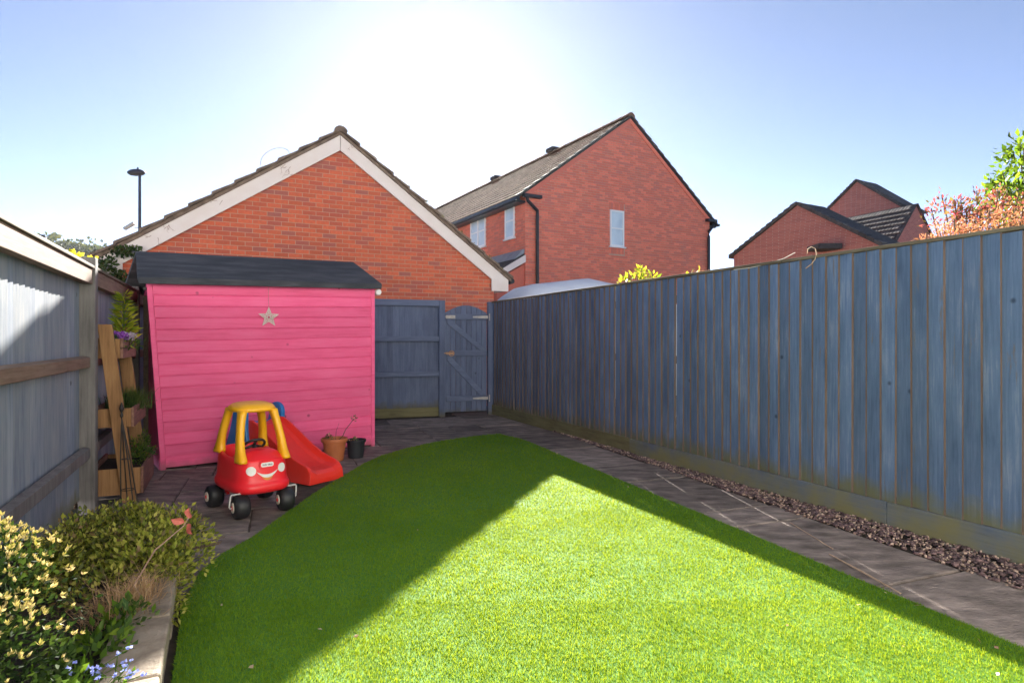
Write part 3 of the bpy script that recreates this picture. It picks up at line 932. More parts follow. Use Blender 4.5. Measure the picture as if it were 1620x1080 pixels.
iv = thing('ivy', (-6.02, 8.95, 1.3), 0, 'dark green ivy climbing over the left eaves of the garage', 'ivy')
foliage('leaf_mass', iv, [(-0.02, 0.06, 0.95, 0.20, 0.14, 0.30, 420), (0.14, 0.10, 0.70, 0.20, 0.14, 0.30, 420), (0.32, 0.22, 0.55, 0.14, 0.1, 0.36, 300), (0.18, 0.22, 1.33, 0.26, 0.08, 0.06, 160), (0.62, 0.42, 0.95, 0.34, 0.05, 0.10, 200)], 0.065, [M['ivy'], M['hedge_dark']], 0.8, 0.1, 0.8, 0.3, mix=0.2)
MB().tube([(0.2, 0.25, -1.3), (0.25, 0.25, -0.4), (0.15, 0.2, 0.4), (0.02, 0.12, 1.0)], [0.03, 0.025, 0.02, 0.01], 6).build('stem', M['bark'], iv)

# ------------------------------------------------------------------ pink shed
SB = Vector((-3.49, 6.05, 0)); SA = math.atan2(1.38, 1.79)
shed = thing('garden_shed', (SB.x, SB.y, 0), SA, 'bright pink shiplap garden shed with black felt roof', 'shed')
SW, SD = 2.26, 1.22
zfl, zfr = 1.865, 1.94                           # front wall top, left and right
lean = lambda z: -0.125 * z / 1.86               # the left edge leans outwards
MB().prism([(0.02, 0.03), (SW - 0.02, 0.03), (SW - 0.02, zfr - 0.02), (lean(1.86) + 0.03, zfl - 0.02)], 0.002, 0.03, 'y').build('frame', M['pink'], shed)
NBD = 16
for i in range(NBD):
    f0, f1 = i / NBD, (i + 1) / NBD
    zl0, zl1 = 0.02 + (zfl - 0.02) * f0, 0.02 + (zfl - 0.02) * f1
    zr0, zr1 = 0.02 + (zfr - 0.02) * f0, 0.02 + (zfr - 0.02) * f1
    mb = MB()
    prof = [(0.0, 0.01), (-0.013, 0.0), (-0.014, 0.04), (-0.014, 0.84), (-0.008, 0.91), (-0.003, 0.975), (0.0, 0.985)]
    rings = []
    for u, a, b in ((lean(zl0) + 0.035, zl0, zl1), (SW * 0.5, (zl0 + zr0) / 2, (zl1 + zr1) / 2), (SW - 0.035, zr0, zr1)):
        rings.append([(u, y, a + (b - a) * w) for y, w in prof])
    mb.loft(rings).build('board', M['pink'], shed, fix=True)
MB().prism([(SW - 0.034, 0.0), (SW + 0.012, 0.0), (SW + 0.012, zfr), (SW - 0.034, zfr)], -0.024, 0.02, 'y').build('corner_trim', M['pink'], shed, bevel=0.003)
MB().prism([(-0.012, 0.0), (0.034, 0.0), (lean(zfl) + 0.034, zfl), (lean(zfl) - 0.012, zfl)], -0.024, 0.02, 'y').build('corner_trim', M['pink'], shed, bevel=0.003)
# side and back walls under the roof
yr, zrd = 0.62, 2.22
MB().prism([(0.021, 0.0), (SD, 0.0), (SD, 1.84), (yr, zrd - 0.06), (0.021, 1.89)], SW - 0.03, SW + 0.004, 'x').build('side_wall', M['pink'], shed)
MB().prism([(0.021, 0.0), (SD, 0.0), (SD, 1.80), (yr, zrd - 0.09), (0.021, 1.82)], -0.022, 0.012, 'x').build('side_wall', M['pink'], shed)
MB().box(0.012, SW - 0.03, SD - 0.03, SD - 0.002, 0.0, 1.80).build('back_wall', M['pink'], shed)
for ya, za, yb, zb in ((-0.10, -0.02, yr, 0.315), (SD + 0.08, -0.06, yr, 0.315)):
    mb = MB()
    x0, x1 = -0.22, SW + 0.07
    zz = lambda x, d: 1.895 + (zfr - zfl) * (x - x0) / (x1 - x0) + d
    nx = 9
    rings = []
    for k in range(nx + 1):
        x = x0 + (x1 - x0) * k / nx
        w = random.uniform(-0.004, 0.004)
        xe = x + (0.06 * (1 if k == 0 else -1 if k == nx else 0))
        rings.append([(x, ya, zz(x, za) - 0.012 + w), (x, ya, zz(x, za) + 0.028 + w), (xe, yb, zz(x, zb) + 0.028 + w * 0.5), (xe, yb, zz(x, zb) - 0.012)])
    mb.loft(rings).build('roof_felt', M['felt'], shed, bevel=0.004)
MB().bar((-0.21, -0.102, 1.862), (SW + 0.06, -0.102, 1.862 + zfr - zfl), 0.02, 0.045).build('eaves_batten', M['felt'], shed, bevel=0.003)
gu_ = MB().lathe([(0.030, 0), (0.036, 0.004), (0.036, 0.05), (0.030, 0.055)], 16, (SW + 0.05, -0.055, zfr - 0.06), 'y')
gu_.build('gutter_end', M['upvc'], shed, smooth=False)
MB().tube([(SW + 0.05, 0, zfr - 0.06), (SW + 0.05, SD, zfr - 0.08)], 0.028, 8).build('gutter', M['upvc'], shed)
hk = MB().lathe([(0.012, -0.012), (0.018, -0.006), (0.018, 0.0)], 10, (lean(1.8) - 0.028, -0.012, 1.80), 'y')
hk.build('eye_bolt', M['iron'], shed)

st = thing('star_ornament', (SB.x, SB.y, 0), SA, 'pale openwork wooden star hanging on the pink shed', 'ornament')
sx, sz, SR = 1.02, 1.545, 0.115
def star_pts(r, ri, rot=0):
    return [((r if k % 2 == 0 else ri) * math.sin(k * math.pi / 5 + rot), (r if k % 2 == 0 else ri) * math.cos(k * math.pi / 5 + rot)) for k in range(10)]
def ring_prism(mb, a, b, y0, y1):
    n = len(a)
    vs = [(sx + p[0], y, sz + p[1]) for y in (y0, y1) for q in (a, b) for p in q]
    fs = []
    for k in range(n):
        l = (k + 1) % n
        fs += [(k, l, n + l, n + k), (2*n + k, 3*n + k, 3*n + l, 2*n + l), (k, 2*n + k, 2*n + l, l), (n + k, n + l, 3*n + l, 3*n + k)]
    mb.add(vs, fs)
mb = MB()
ring_prism(mb, star_pts(SR, SR * 0.42), star_pts(SR * 0.80, SR * 0.335), -0.032, -0.024)
ring_prism(mb, star_pts(SR * 0.56, SR * 0.30), star_pts(SR * 0.44, SR * 0.22), -0.0315, -0.0245)
cir = lambda r, n=20: [(r * math.cos(2 * math.pi * k / n), r * math.sin(2 * math.pi * k / n)) for k in range(n)]
ring_prism(mb, cir(SR * 0.20), cir(SR * 0.11), -0.031, -0.025)
for k in range(5):
    a = 2 * math.pi * k / 5
    for r0, r1, w in ((0.18, 0.47, 0.006), (0.5, 0.84, 0.006)):
        mb.bar((sx + r0 * SR * math.sin(a), -0.028, sz + r0 * SR * math.cos(a)), (sx + r1 * SR * math.sin(a), -0.028, sz + r1 * SR * math.cos(a)), w, 0.006, (0, 1, 0))
    b = a + math.pi / 5
    mb.bar((sx + 0.22 * SR * math.sin(b), -0.028, sz + 0.22 * SR * math.cos(b)), (sx + 0.38 * SR * math.sin(b), -0.028, sz + 0.38 * SR * math.cos(b)), 0.007, 0.006, (0, 1, 0))
    for e in (-0.12, 0.12):
        mb.bar((sx + 0.5 * SR * math.sin(a), -0.028, sz + 0.5 * SR * math.cos(a)), (sx + 0.62 * SR * math.sin(a + e * 2), -0.028, sz + 0.62 * SR * math.cos(a + e * 2)), 0.005, 0.006, (0, 1, 0))
mb.build('star', M['star'], st)
MB().tube([(sx, -0.027, sz + SR * 0.95), (sx - 0.004, -0.024, sz + 0.22), (sx, -0.02, sz + 0.325)], 0.0018, 5).build('string', M['dead'], st)

# ------------------------------------------------------------------ terraced house behind
HA = R(29.5)
hu = (math.cos(HA), math.sin(HA)); hv = (-math.sin(HA), math.cos(HA))
h0 = Vector((0.386, 17.64, 0))
HW, HE, HR_, HL = 7.53, 5.66, 8.52, 16.4
house = thing('brick_house', tuple(h0), HA, 'large red brick house with long brown tiled roof behind the covered vehicle', 'house')
ax = 3.93
hl = lambda x: HE + (HR_ - HE) * (x / ax if x < ax else (HW - x) / (HW - ax))
ov = 0.10
greg = [(0, 0), (HW, 0), (HW, HE - ov), (ax, HR_ - ov), (0, HE - ov)]
MB().prism(greg, 0.0, HL, 'y').build('wall', M['mortar'], house)
wu0, wu1, wz0, wz1 = 3.10, 3.66, 4.25, 5.40
sold = []
for k in range(8):
    a = wu0 - 0.02 + k * 0.075
    sold.append((a, a + 0.065, wz1 + 0.01, wz1 + 0.225)); sold.append((a, a + 0.065, wz0 - 0.235, wz0 - 0.04))
def hkey(u, z):
    wx = h0.x + u * hu[0]; wy = h0.y + u * hu[1]
    px = CX + F * wx / wy; py = HY - F * (z - EYE) / wy
    top = 475 - 0.1405 * (px - 780)
    if py > top - 6 or (px < 950 and py > 432) or z > hl(u) - 0.3 or u < 0.1: return -9
    return 1 / wy
holes = [(wu0, wu1, wz0 - 0.03, wz1), (wu0 - 0.03, wu1 + 0.05, wz1, wz1 + 0.235), (wu0 - 0.03, wu1 + 0.05, wz0 - 0.245, wz0 - 0.03)]
lay_bricks(house, (0, 0, 0), 0.0, [(0, 1.5), (HW, 1.5), (HW, HE - ov), (ax, HR_ - ov), (0, HE - ov)], holes, M['brick_house'], 300, hkey, z0=1.5, soldiers=sold)
# the street side: frame turned so that u runs back along the wall
swin = [(0.60, 1.18, 4.36, 5.42), (2.50, 3.62, 4.36, 5.42), (4.72, 5.25, 4.70, 5.42), (7.6, 8.7, 4.36, 5.42)]
lay_bricks(house, (0, HL, 0), R(-90), [(HL - 9.0, 2.6), (HL, 2.6), (HL, HE - 0.15), (HL - 9.0, HE - 0.15)], [(HL - b, HL - a, c, d) for a, b, c, d in swin], M['brick_house'], 0, lambda u, z: 0, z0=2.6)

def window(parent, org, rz, w, h, cols=1, name='window'):
    """white frame, middle transom, glass and sill; frame at org turned rz, outside is -y"""
    root = link(name, None, parent, org, rz)
    f = 0.055
    fr = MB()
    fr.box(0, f, -0.012, 0.05, 0, h); fr.box(w - f, w, -0.012, 0.05, 0, h)
    fr.box(f, w - f, -0.012, 0.05, 0, f); fr.box(f, w - f, -0.012, 0.05, h - f, h)
    fr.box(f, w - f, -0.006, 0.05, h * 0.5 - 0.022, h * 0.5 + 0.022)
    for c in range(1, cols):
        x = w * c / cols
        fr.box(x - 0.045, x + 0.045, -0.010, 0.05, f, h - f)
    fr.build('window_frame', M['upvc'], root)
    for c in range(cols):
        for r_ in range(2):
            a = f if c == 0 else w * c / cols + 0.045
            b = w - f if c == cols - 1 else w * (c + 1) / cols - 0.045
            z0 = f if r_ == 0 else h * 0.5 + 0.022
            z1 = h * 0.5 - 0.022 if r_ == 0 else h - f
            MB().box(a, b, 0.010, 0.016, z0, z1).build('pane', M['glass'], root)
    MB().box(-0.04, w + 0.05, -0.05, 0.05, -0.04, -0.002).build('sill', M['upvc'], root)
    return root
window(house, (wu0, -0.030, wz0), 0, wu1 - wu0, wz1 - wz0)
for a, b, c, d in swin:
    window(house, (-0.030, b, c), R(-90), b - a, d - c, 2 if b - a > 0.9 else 1)
# roof: underlay planes, tile courses, verges
def tile_field(parent, org, along, up, n_al, n_up, tw, gauge, th, mat, single=False, name='roof_tile', seedj=0.004):
    """tiles lapped up a slope; along and up are 3D unit vectors"""
    A, U = Vector(along), Vector(up)
    N = A.cross(U).normalized()
    if N.z < 0: N = -N
    prof = lambda a, u, d: Vector(org) + A * a + U * u + N * d
    allm = MB()
    for r_ in range(n_up):
        for c in range(n_al):
            a0 = c * tw + (tw / 2 if r_ % 2 else 0) + random.uniform(-seedj, seedj)
            a1 = a0 + tw - 0.006
            u0, u1 = r_ * gauge, (r_ + 1) * gauge + 0.05
            am = (a0 + a1) / 2
            vs = []
            for u, lift in ((u0, th), (u1, 0.0)):
                for a, b in ((a0, 0), (a0 + tw * 0.25, 0.012), (am, 0.003), (a1 - tw * 0.25, 0.012), (a1, 0)):
                    vs.append(prof(a, u, lift + b))
            for u, lift in ((u0, 0.0), (u1, -0.012)):
                vs.append(prof(a0, u, lift)); vs.append(prof(a1, u, lift))
            fs = [(k, k + 1, 6 + k, 5 + k) for k in range(4)] + [(0, 10, 11, 4, 3, 2, 1), (0, 5, 12, 10), (4, 11, 13, 9)]
            if single:
                MB().add(vs, fs).build(name, mat, parent, fix=False)
            else:
                allm.add(vs, fs)
    if allm.v:
        o = allm.build(name, mat, parent, fix=False)
        o['kind'] = 'stuff'
for sgn, xa, xb in ((-1, -0.32, ax), (1, HW + 0.32, ax)):
    sp = (HR_ - HE) / (ax if sgn < 0 else HW - ax)
    ze = HE - 0.32 * sp
    poly = [(xa, ze - 0.03), (xb, HR_ - 0.03), (xb, HR_ - 0.09), (xa, ze - 0.09)]
    MB().prism(poly, -0.05, HL + 0.05, 'y').build('roof_underlay', M['tile_dark'], house)
    Ls = math.hypot(xb - xa, HR_ - ze)
    upv = ((xb - xa) / Ls, 0, (HR_ - ze) / Ls)
    if sgn < 0:
        tile_field(house, (xa, -0.06, ze - 0.025), (0, 1, 0), upv, 55, 14, 0.30, Ls / 14.2, 0.034, M['tile_brown'])
    n = 14
    for k in range(n):
        f0, f1 = k / n, (k + 1) / n
        qa = lambda f, d: (xa + (xb - xa) * f, ze + (HR_ - ze) * f + d)
        MB().prism([qa(f0, -0.06), qa(f0, 0.035), qa(f1, -0.005), qa(f1, -0.06)], -0.09, 0.14 if sgn < 0 else 3.0, 'y').build('verge_tile', M['tile_dark'], house)
    # corbelled brick under the verge
    MB().prism([(xa + (0.32 if sgn < 0 else -0.32), HE - 0.10), (xb, HR_ - 0.10), (xb, HR_ - 0.26), (xa + (0.32 if sgn < 0 else -0.32), HE - 0.26)], -0.03, -0.0085, 'y').build('verge_course', M['brick_house'], house)
    # gutter and eaves
    MB().box(min(xa, xa - sgn * 0.32), max(xa, xa - sgn * 0.32), -0.01, HL, ze - 0.16, ze - 0.10).build('soffit', M['black_plastic'], house)
    MB().box(xa + sgn * 0.005 - 0.055, xa + sgn * 0.005 + 0.055, -0.14, HL, ze - 0.12, ze - 0.035).build('gutter', M['black_plastic'], house)
for k in range(36):
    y = -0.08 + k * 0.456
    rr = [[(ax + r * math.cos(a) * 1.1, yy, HR_ - 0.06 + r * math.sin(a)) for a in [j * math.pi / 6 for j in range(7)]] for r, yy in ((0.14, y), (0.13, y + 0.45))]
    MB().loft(rr).build('ridge_tile', M['tile_brown'], house)
for y in (4.3, 9.0):
    MB().box(ax - 0.16, ax + 0.16, y, y + 0.5, HR_ + 0.05, HR_ + 0.20).build('ridge_vent', M['tile_dark'], house, bevel=0.03)
# downpipes on the gable
def downpipe(x, xg, z1):
    pts = [(xg, -0.12, z1), (xg + (x - xg) * 0.1, -0.12, z1 - 0.13), (x, -0.09, z1 - 0.38), (x, -0.09, z1 - 0.55), (x, -0.09, 0.0)]
    MB().tube(pts, 0.05, 10).build('downpipe', M['black_plastic'], house)
    MB().box(min(xg, x) - 0.1, max(xg, x) + 0.12, -0.17, -0.02, z1 - 0.02, z1 + 0.07).build('gutter_return', M['black_plastic'], house)
downpipe(0.36, -0.02, HE - 0.22)
downpipe(HW - 0.12, HW + 0.10, HE - 0.22)
# lean-to porch roof on the street side
MB().prism([(0.0, 3.80), (-1.05, 3.16), (-1.05, 3.08), (0.0, 3.70)], 0.02, 3.2, 'y').build('porch_roof', M['tile_dark'], house)
MB().prism([(0.0, 3.93), (-0.04, 3.93), (-0.34, 3.64), (-0.34, 3.62), (0.0, 3.815)], 0.03, 3.18, 'y').build('lead_flashing', M['lead'], house)
MB().prism([(0.0, 3.76), (-1.12, 3.10), (-1.12, 2.94), (0.0, 3.55)], -0.03, 0.018, 'y').build('porch_bargeboard', M['white_paint'], house)
MB().prism([(0.0, 3.5), (-0.9, 3.0), (-0.9, 0), (0.0, 0)], 0.05, 3.1, 'y').build('porch_wall', M['brick_house'], house)

# ------------------------------------------------------------------ far houses on the right
wA = math.atan2(0.87, -0.492)                       # their gables run along this direction
def gable_house(name, label, apex, left, right, depth, wallz=0.0, mat='tile_dark'):
    """apex/left/right: world points of the gable's roof line; the house goes back to the right"""
    o = thing(name, (apex.x, apex.y, 0), 0, label, 'house', 'far brick houses beyond the fence')
    bx, by = 0.87 * depth, 0.492 * depth
    L = [Vector(p) - Vector((apex.x, apex.y, 0)) for p in (apex, left, right)]
    A, B, C = L
    fr = [Vector((B.x, B.y, wallz)), Vector((C.x, C.y, wallz)), C - Vector((0,0,0.1)), A - Vector((0,0,0.1)), B - Vector((0,0,0.1))]
    bk = [p + Vector((bx, by, 0)) for p in fr]
    mb = MB().loft([fr, bk])
    mb.build('wall', M['brick_far'], o)
    n_ = Vector((-0.87, -0.492, 0)) * 0.12
    for Q in (B, C):
        e = Q + (Q - A) * 0.06
        th = Vector((0, 0, 0.14))
        ring0 = [A + n_, e + n_, e + n_ - th, A + n_ - th]
        MB().loft([ring0, [p + Vector((bx, by, 0)) * 1.02 - n_ for p in ring0]]).build('roof_slope', M[mat], o)
        # stepped verge tiles
        for k in range(12):
            f0, f1 = k / 12, (k + 1) / 12
            a, b = e + (A - e) * f0, e + (A - e) * f1
            r0 = [a + n_ * 1.3 + Vector((0,0,-.12)), a + n_ * 1.3 + Vector((0,0,.08)), b + n_ * 1.3 + Vector((0,0,.02)), b + n_ * 1.3 + Vector((0,0,-.12))]
            MB().loft([r0, [p - n_ * 3.5 for p in r0]]).build('verge_tile', M[mat], o)
    return o
a3 = P(1262, 320, 30); l3 = P(1161, 401, 33.2); r3 = P(1390, 382, 26.4)
h3 = gable_house('far_gable_house', 'far red brick gable end nearest the covered vehicle house', a3, l3, r3, 2.1)
a4 = P(1356, 284, 40); l4 = P(1300, 340, 42.0); r4 = P(1432, 327, 37.4)
h4 = gable_house('far_gable_house', 'farthest and highest red brick gable peeking above the dark tiled roof', a4, l4, r4, 2.2)
# the cross roof of dark tiles between them
rt = P(1450, 323, 33); lt_ = P(1310, 337, 38.0)
h5 = thing('tiled_roof_house', (rt.x, rt.y, 0), 0, 'far house showing a dark tiled roof slope and narrow brick gable', 'house', 'far brick houses beyond the fence')
A5 = (Vector((lt_.x, lt_.y, 0)) - Vector((rt.x, rt.y, 0))).normalized()
out5 = Vector((-A5.y, A5.x, 0))
if out5.dot(Vector((-0.87, -0.492, 0))) < 0: out5 = -out5
zr5 = rt.z
dn = out5 * 2.6 + Vector((0, 0, -3.3))
Ls = dn.length
upv = -dn.normalized()
foot = Vector((0, 0, zr5)) + dn
tile_field(h5, tuple(foot), tuple(A5), tuple(upv), 15, 12, 0.40, Ls / 12.1, 0.06, M['tile_dark'], single=True)
pl = [Vector((0,0,zr5 - 0.03)), foot - Vector((0,0,0.03)), foot - Vector((0,0,0.10)), Vector((0,0,zr5 - 0.10))]
MB().loft([pl, [p + A5 * 6.2 for p in pl]]).build('roof_underlay', M['tile_dark'], h5)
dn2 = -out5 * 2.6 + Vector((0, 0, -3.3))
pl = [Vector((0,0,zr5 + 0.03)), Vector((0,0,zr5)) + dn2, Vector((0,0,zr5 - .1)) + dn2, Vector((0,0,zr5 - 0.10))]
MB().loft([[p - A5 * 0.1 for p in pl], [p + A5 * 6.2 for p in pl]]).build('roof_slope', M['tile_dark'], h5)
w5 = [Vector((0,0,zr5 - 0.12)), Vector((0,0,zr5 - .12)) + dn, Vector((dn.x, dn.y, 0)), Vector((dn2.x, dn2.y, 0)), Vector((0,0,zr5 - .12)) + dn2]
MB().loft([w5, [p + A5 * 6.1 for p in w5]]).build('wall', M['brick_far'], h5)
# dark flat canopy on the near far gable
cp = P(1305, 389, 28.2)
MB().box(cp.x - 0.55 - a3.x, cp.x + 0.55 - a3.x, cp.y - 0.5 - a3.y, cp.y + 0.6 - a3.y, cp.z - 0.2, cp.z + 0.05).build('flat_canopy', M['tile_dark'], h3, bevel=0.03)

# far cottage and wooded hill on the left
fc = P(66, 371, 46)
fh = thing('far_cottage', (fc.x, fc.y, 0), R(28), 'tiny far house with dark roof and white gable trim above left fence', 'house')
zf = fc.z
MB().prism([(-2.2, 0), (2.2, 0), (2.2, zf - 2.6), (0, zf - 0.1), (-2.2, zf - 2.6)], -9, 0, 'x').build('wall', M['brick_far'], fh)
for sgn in (-1, 1):
    MB().prism([(0, zf), (sgn * 2.6, zf - 2.9), (sgn * 2.6, zf - 3.05), (0, zf - 0.15)], -9.2, 0.2, 'x').build('roof_slope', M['tile_dark'], fh)
    MB().prism([(0, zf - 0.12), (sgn * 2.6, zf - 3.0), (sgn * 2.6, zf - 3.3), (0, zf - 0.45)], 0.21, 0.28, 'x').build('bargeboard', M['white_paint'], fh)

hm = MB()
nx, ny = 40, 14
def hillz(x, y):
    c = 65 * math.exp(-((x + 330) / 150) ** 2) * (0.97 + 0.03 * math.sin(x * 0.05)) * math.exp(-((y - 400) / 90) ** 2)
    return c - 0.5
vs = [(-620 + 560 * i / nx, 280 + 300 * j / ny, hillz(-620 + 560 * i / nx, 280 + 300 * j / ny)) for j in range(ny + 1) for i in range(nx + 1)]
fs = [(j * (nx + 1) + i, j * (nx + 1) + i + 1, (j + 1) * (nx + 1) + i + 1, (j + 1) * (nx + 1) + i) for j in range(ny) for i in range(nx)]
tag(hm.add(vs, fs).build('hill', M['ground'], smooth=True), kind='structure')
# the wood on it: rounded crowns made of leaf clumps
cr = []
for k in range(420):
    x = random.uniform(-400, -180); y = random.uniform(300, 405)
    z = hillz(x, y)
    if z < 4: continue
    s = random.uniform(4.0, 8.5)
    cr.append((x, y, z + s * 0.5, s, s, s * random.uniform(0.8, 1.2), 90))
wood = foliage('woodland', None, cr, 2.6, M['forest'], 0.9, 0.2, 0.8, 0.75)
tag(wood, 'hazy wooded hillside far beyond the left fence', 'woodland', kind='stuff')

# ------------------------------------------------------------------ street lamp
lx = P(221, 272, 20)
lamp = thing('street_lamp', (lx.x, lx.y, 0), 0, 'dark grey street lamp with oval head rising behind the garage', 'street lamp')
MB().tube([(0, 0, -0.05), (0, 0, 3.0), (0, 0, lx.z - 0.02)], [0.07, 0.055, 0.042], 10).build('pole', M['lamp_grey'], lamp)
hd = MB()
rings = []
for r, z in ((0.05, -0.09), (0.20, -0.075), (0.27, -0.02), (0.27, 0.02), (0.18, 0.085), (0.06, 0.105)):
    rings.append([(-0.11 + r * 1.05 * math.cos(a), r * 0.75 * math.sin(a), lx.z - 0.02 + z + 0.05 * (0.11 - r * math.cos(a)) * -1) for a in [2 * math.pi * k / 20 for k in range(20)]])
hd.loft(rings).build('lamp_head', M['lamp_grey'], lamp, smooth=True)
MB().lathe([(0.03, 0.0), (0.03, 0.05), (0.015, 0.06)], 8, (-0.06, 0, lx.z + 0.09)).build('photocell', M['lamp_grey'], lamp)
ck = MB()
c0, c1 = Vector((-0.48, -0.05, 4.93)), Vector((-0.14, -0.05, 5.13))
ck.bar(c0, c1, 0.12, 0.10)
ck.build('floodlight', M['galv'], lamp, bevel=0.02)
MB().tube([(-0.20, -0.03, 5.06), (-0.12, -0.02, 4.97), (-0.02, 0, 5.0)], 0.018, 6).build('bracket', M['galv'], lamp)

# ------------------------------------------------------------------ covered vehicle between fence and house
cv = thing('covered_vehicle', (P(786, 0, 12.9).x, 12.9, 0), R(27), 'tall vehicle under a pale silver fabric cover behind the blue fence', 'vehicle')
mb = MB()
rings = []
secs = [(-0.12, 0.9, 0.75), (0.0, 1.55, 0.85), (0.10, 1.95, 0.9), (0.30, 2.24, 0.93), (0.60, 2.44, 0.95), (1.0, 2.52, 0.96), (1.5, 2.60, 0.96), (2.0, 2.66, 0.96), (2.5, 2.60, 0.96), (3.0, 2.52, 0.95), (3.6, 2.44, 0.95), (4.3, 2.30, 0.93), (4.7, 1.9, 0.9), (4.85, 1.0, 0.8)]
n = 36
for x, h, w in secs:
    ring = []
    for k in range(n):
        a = math.pi * k / (n - 1)
        c_, s_ = math.cos(a), math.sin(a)
        yy = w * (abs(c_) ** 0.45) * (1 if c_ > 0 else -1)
        zz = h * (s_ ** 0.38)
        wob = 0.012 * math.sin(x * 13 + k * 1.9) + 0.010 * math.sin(x * 5 + k * 0.9)
        ring.append((x + wob, yy * (1 + 0.01 * math.sin(k * 2.1)), max(0.02, zz + wob)))
    rings.append(ring)
mb.loft(rings)
mb.build('fabric_cover', M['tarp'], cv, smooth=True)
sp_ = MB().tube([(0.9, -0.80, 2.25), (1.4, -0.85, 2.30), (2.2, -0.86, 2.30)], 0.01, 5)
sp_.build('seam', M['straw'], cv)

# ------------------------------------------------------------------ shrubs behind the right fence
def stems(mb, base, tips, r=0.02):
    for t_ in tips:
        m_ = ((base[0] + t_[0]) / 2 + random.uniform(-.1, .1), (base[1] + t_[1]) / 2 + random.uniform(-.1, .1), (base[2] + t_[2]) * 0.55)
        mb.tube([base, m_, t_], [r, r * 0.7, r * 0.25], 6)
def shrub(name, loc, label, lobes, size, mats, cat='shrub', mix=None, width=0.45, up=0.4, group=None, shell=0.2, jit=0.7, crown='crown'):
    o = thing(name, loc, 0, label, cat, group)
    foliage(crown, o, lobes, size, mats, width, up, jit, shell, mix=mix)
    mb = MB(); stems(mb, (0, 0, -0.05), [(l[0], l[1], l[2] + l[5] * 0.7) for l in lobes], 0.022)
    mb.build('stems' if cat != 'tree' else 'trunk', M['bark'], o)
    return o
q = P(1008, 440, 7.9)
shrub('fence_top_shrub', (q.x, q.y, 0), 'sunlit yellow-green shrub tip above middle of the blue fence', [(0, 0, 2.06, 0.16, 0.15, 0.10, 60), (0.06, 0, 2.17, 0.05, 0.06, 0.10, 30), (-0.16, 0, 2.05, 0.08, 0.08, 0.07, 34), (0.20, 0.0, 2.08, 0.05, 0.05, 0.12, 26)], 0.085, [M['lime'], M['yellow_leaf']], mix=0.35, width=0.42)
q = P(1108, 425, 7.1)
shrub('fence_top_sprig', (q.x, q.y, 0), 'tiny orange-yellow sprig above the fence by the far downpipe', [(0, 0, 2.06, 0.07, 0.07, 0.05, 16), (0.14, 0, 2.07, 0.03, 0.04, 0.05, 8), (-0.12, 0, 2.05, 0.06, 0.06, 0.05, 10)], 0.06, [M['yellow_leaf'], M['acer']], mix=0.5, width=0.6)
q = P(1545, 350, 6.6)
lob = []
for k in range(26):
    px = random.uniform(1470, 1650); py = 352 - (px - 1470) * 0.16 - abs(random.gauss(0, 16)) + random.uniform(0, 40)
    w_ = P(px, py, 6.6 + random.uniform(-0.4, 0.4))
    lob.append((w_.x - q.x, w_.y - q.y, w_.z, 0.12, 0.12, 0.17, 62))
shrub('red_shrub', (q.x, q.y, 0), 'shrub with glossy red young leaves above the right end of fence', lob, 0.05, M['photinia'], width=0.42, up=0.8, shell=0.05, jit=0.5)
q = P(1530, 370, 5.8)
lob = []
for k in range(22):
    px = random.uniform(1462, 1660); py = 372 - (px - 1470) * 0.14 - abs(random.gauss(0, 8)) + random.uniform(-4, 30)
    w_ = P(px, py, 5.8 + random.uniform(-0.3, 0.3))
    lob.append((w_.x - q.x, w_.y - q.y, w_.z, 0.15, 0.15, 0.09, 120))
shrub('orange_maple', (q.x, q.y, 0), 'low feathery orange maple foliage just over the fence top', lob, 0.042, M['acer'], width=0.28, up=-0.2, shell=0.1, jit=0.9)
q = P(1650, 300, 8.4)
lob = []
for k in range(46):
    t_ = random.random()
    px = random.uniform(1558 + 40 * t_, 1800); py = 345 - 110 * t_ + random.uniform(-12, 12) - max(0, (px - 1620)) * 0.3
    w_ = P(px, py, 8.4 + random.uniform(-0.7, 0.7))
    lob.append((w_.x - q.x, w_.y - q.y, w_.z, 0.22, 0.22, 0.18, 66))
lob.append((P(1566, 296, 8.4).x - q.x, 0, P(1566, 296, 8.4).z, 0.10, 0.1, 0.05, 26))
shrub('green_tree', (q.x, q.y, 0), 'sunlit green leafy tree at the right edge behind the fence', lob, 0.10, M['tree_leaf'], cat='tree', width=0.5, up=0.2, shell=0.15)

# yellow flowering tuft on top of the left post
q = P(112, 402, 4.75)
shrub('yellow_flower_tuft', (q.x - 0.05, q.y + 0.1, 0), 'small bright yellow flower tuft behind the left fence post', [(0, 0, q.z, 0.06, 0.06, 0.03, 40), (0.10, 0.06, q.z - 0.02, 0.03, 0.03, 0.02, 14)], 0.035, M['yellow_leaf'], cat='flowers', width=0.8)

# ------------------------------------------------------------------ raised bed with its plants
BE = Vector((-1.464, 2.65)); bd = Vector((0.438, -0.899)); bn = Vector((0.899, 0.438))     # outer top edge of the coping
bed = thing('raised_bed_wall', (BE.x, BE.y, 0), math.atan2(bd.y, bd.x), 'low raised bed wall with rough sandstone coping along the lawn', 'wall')
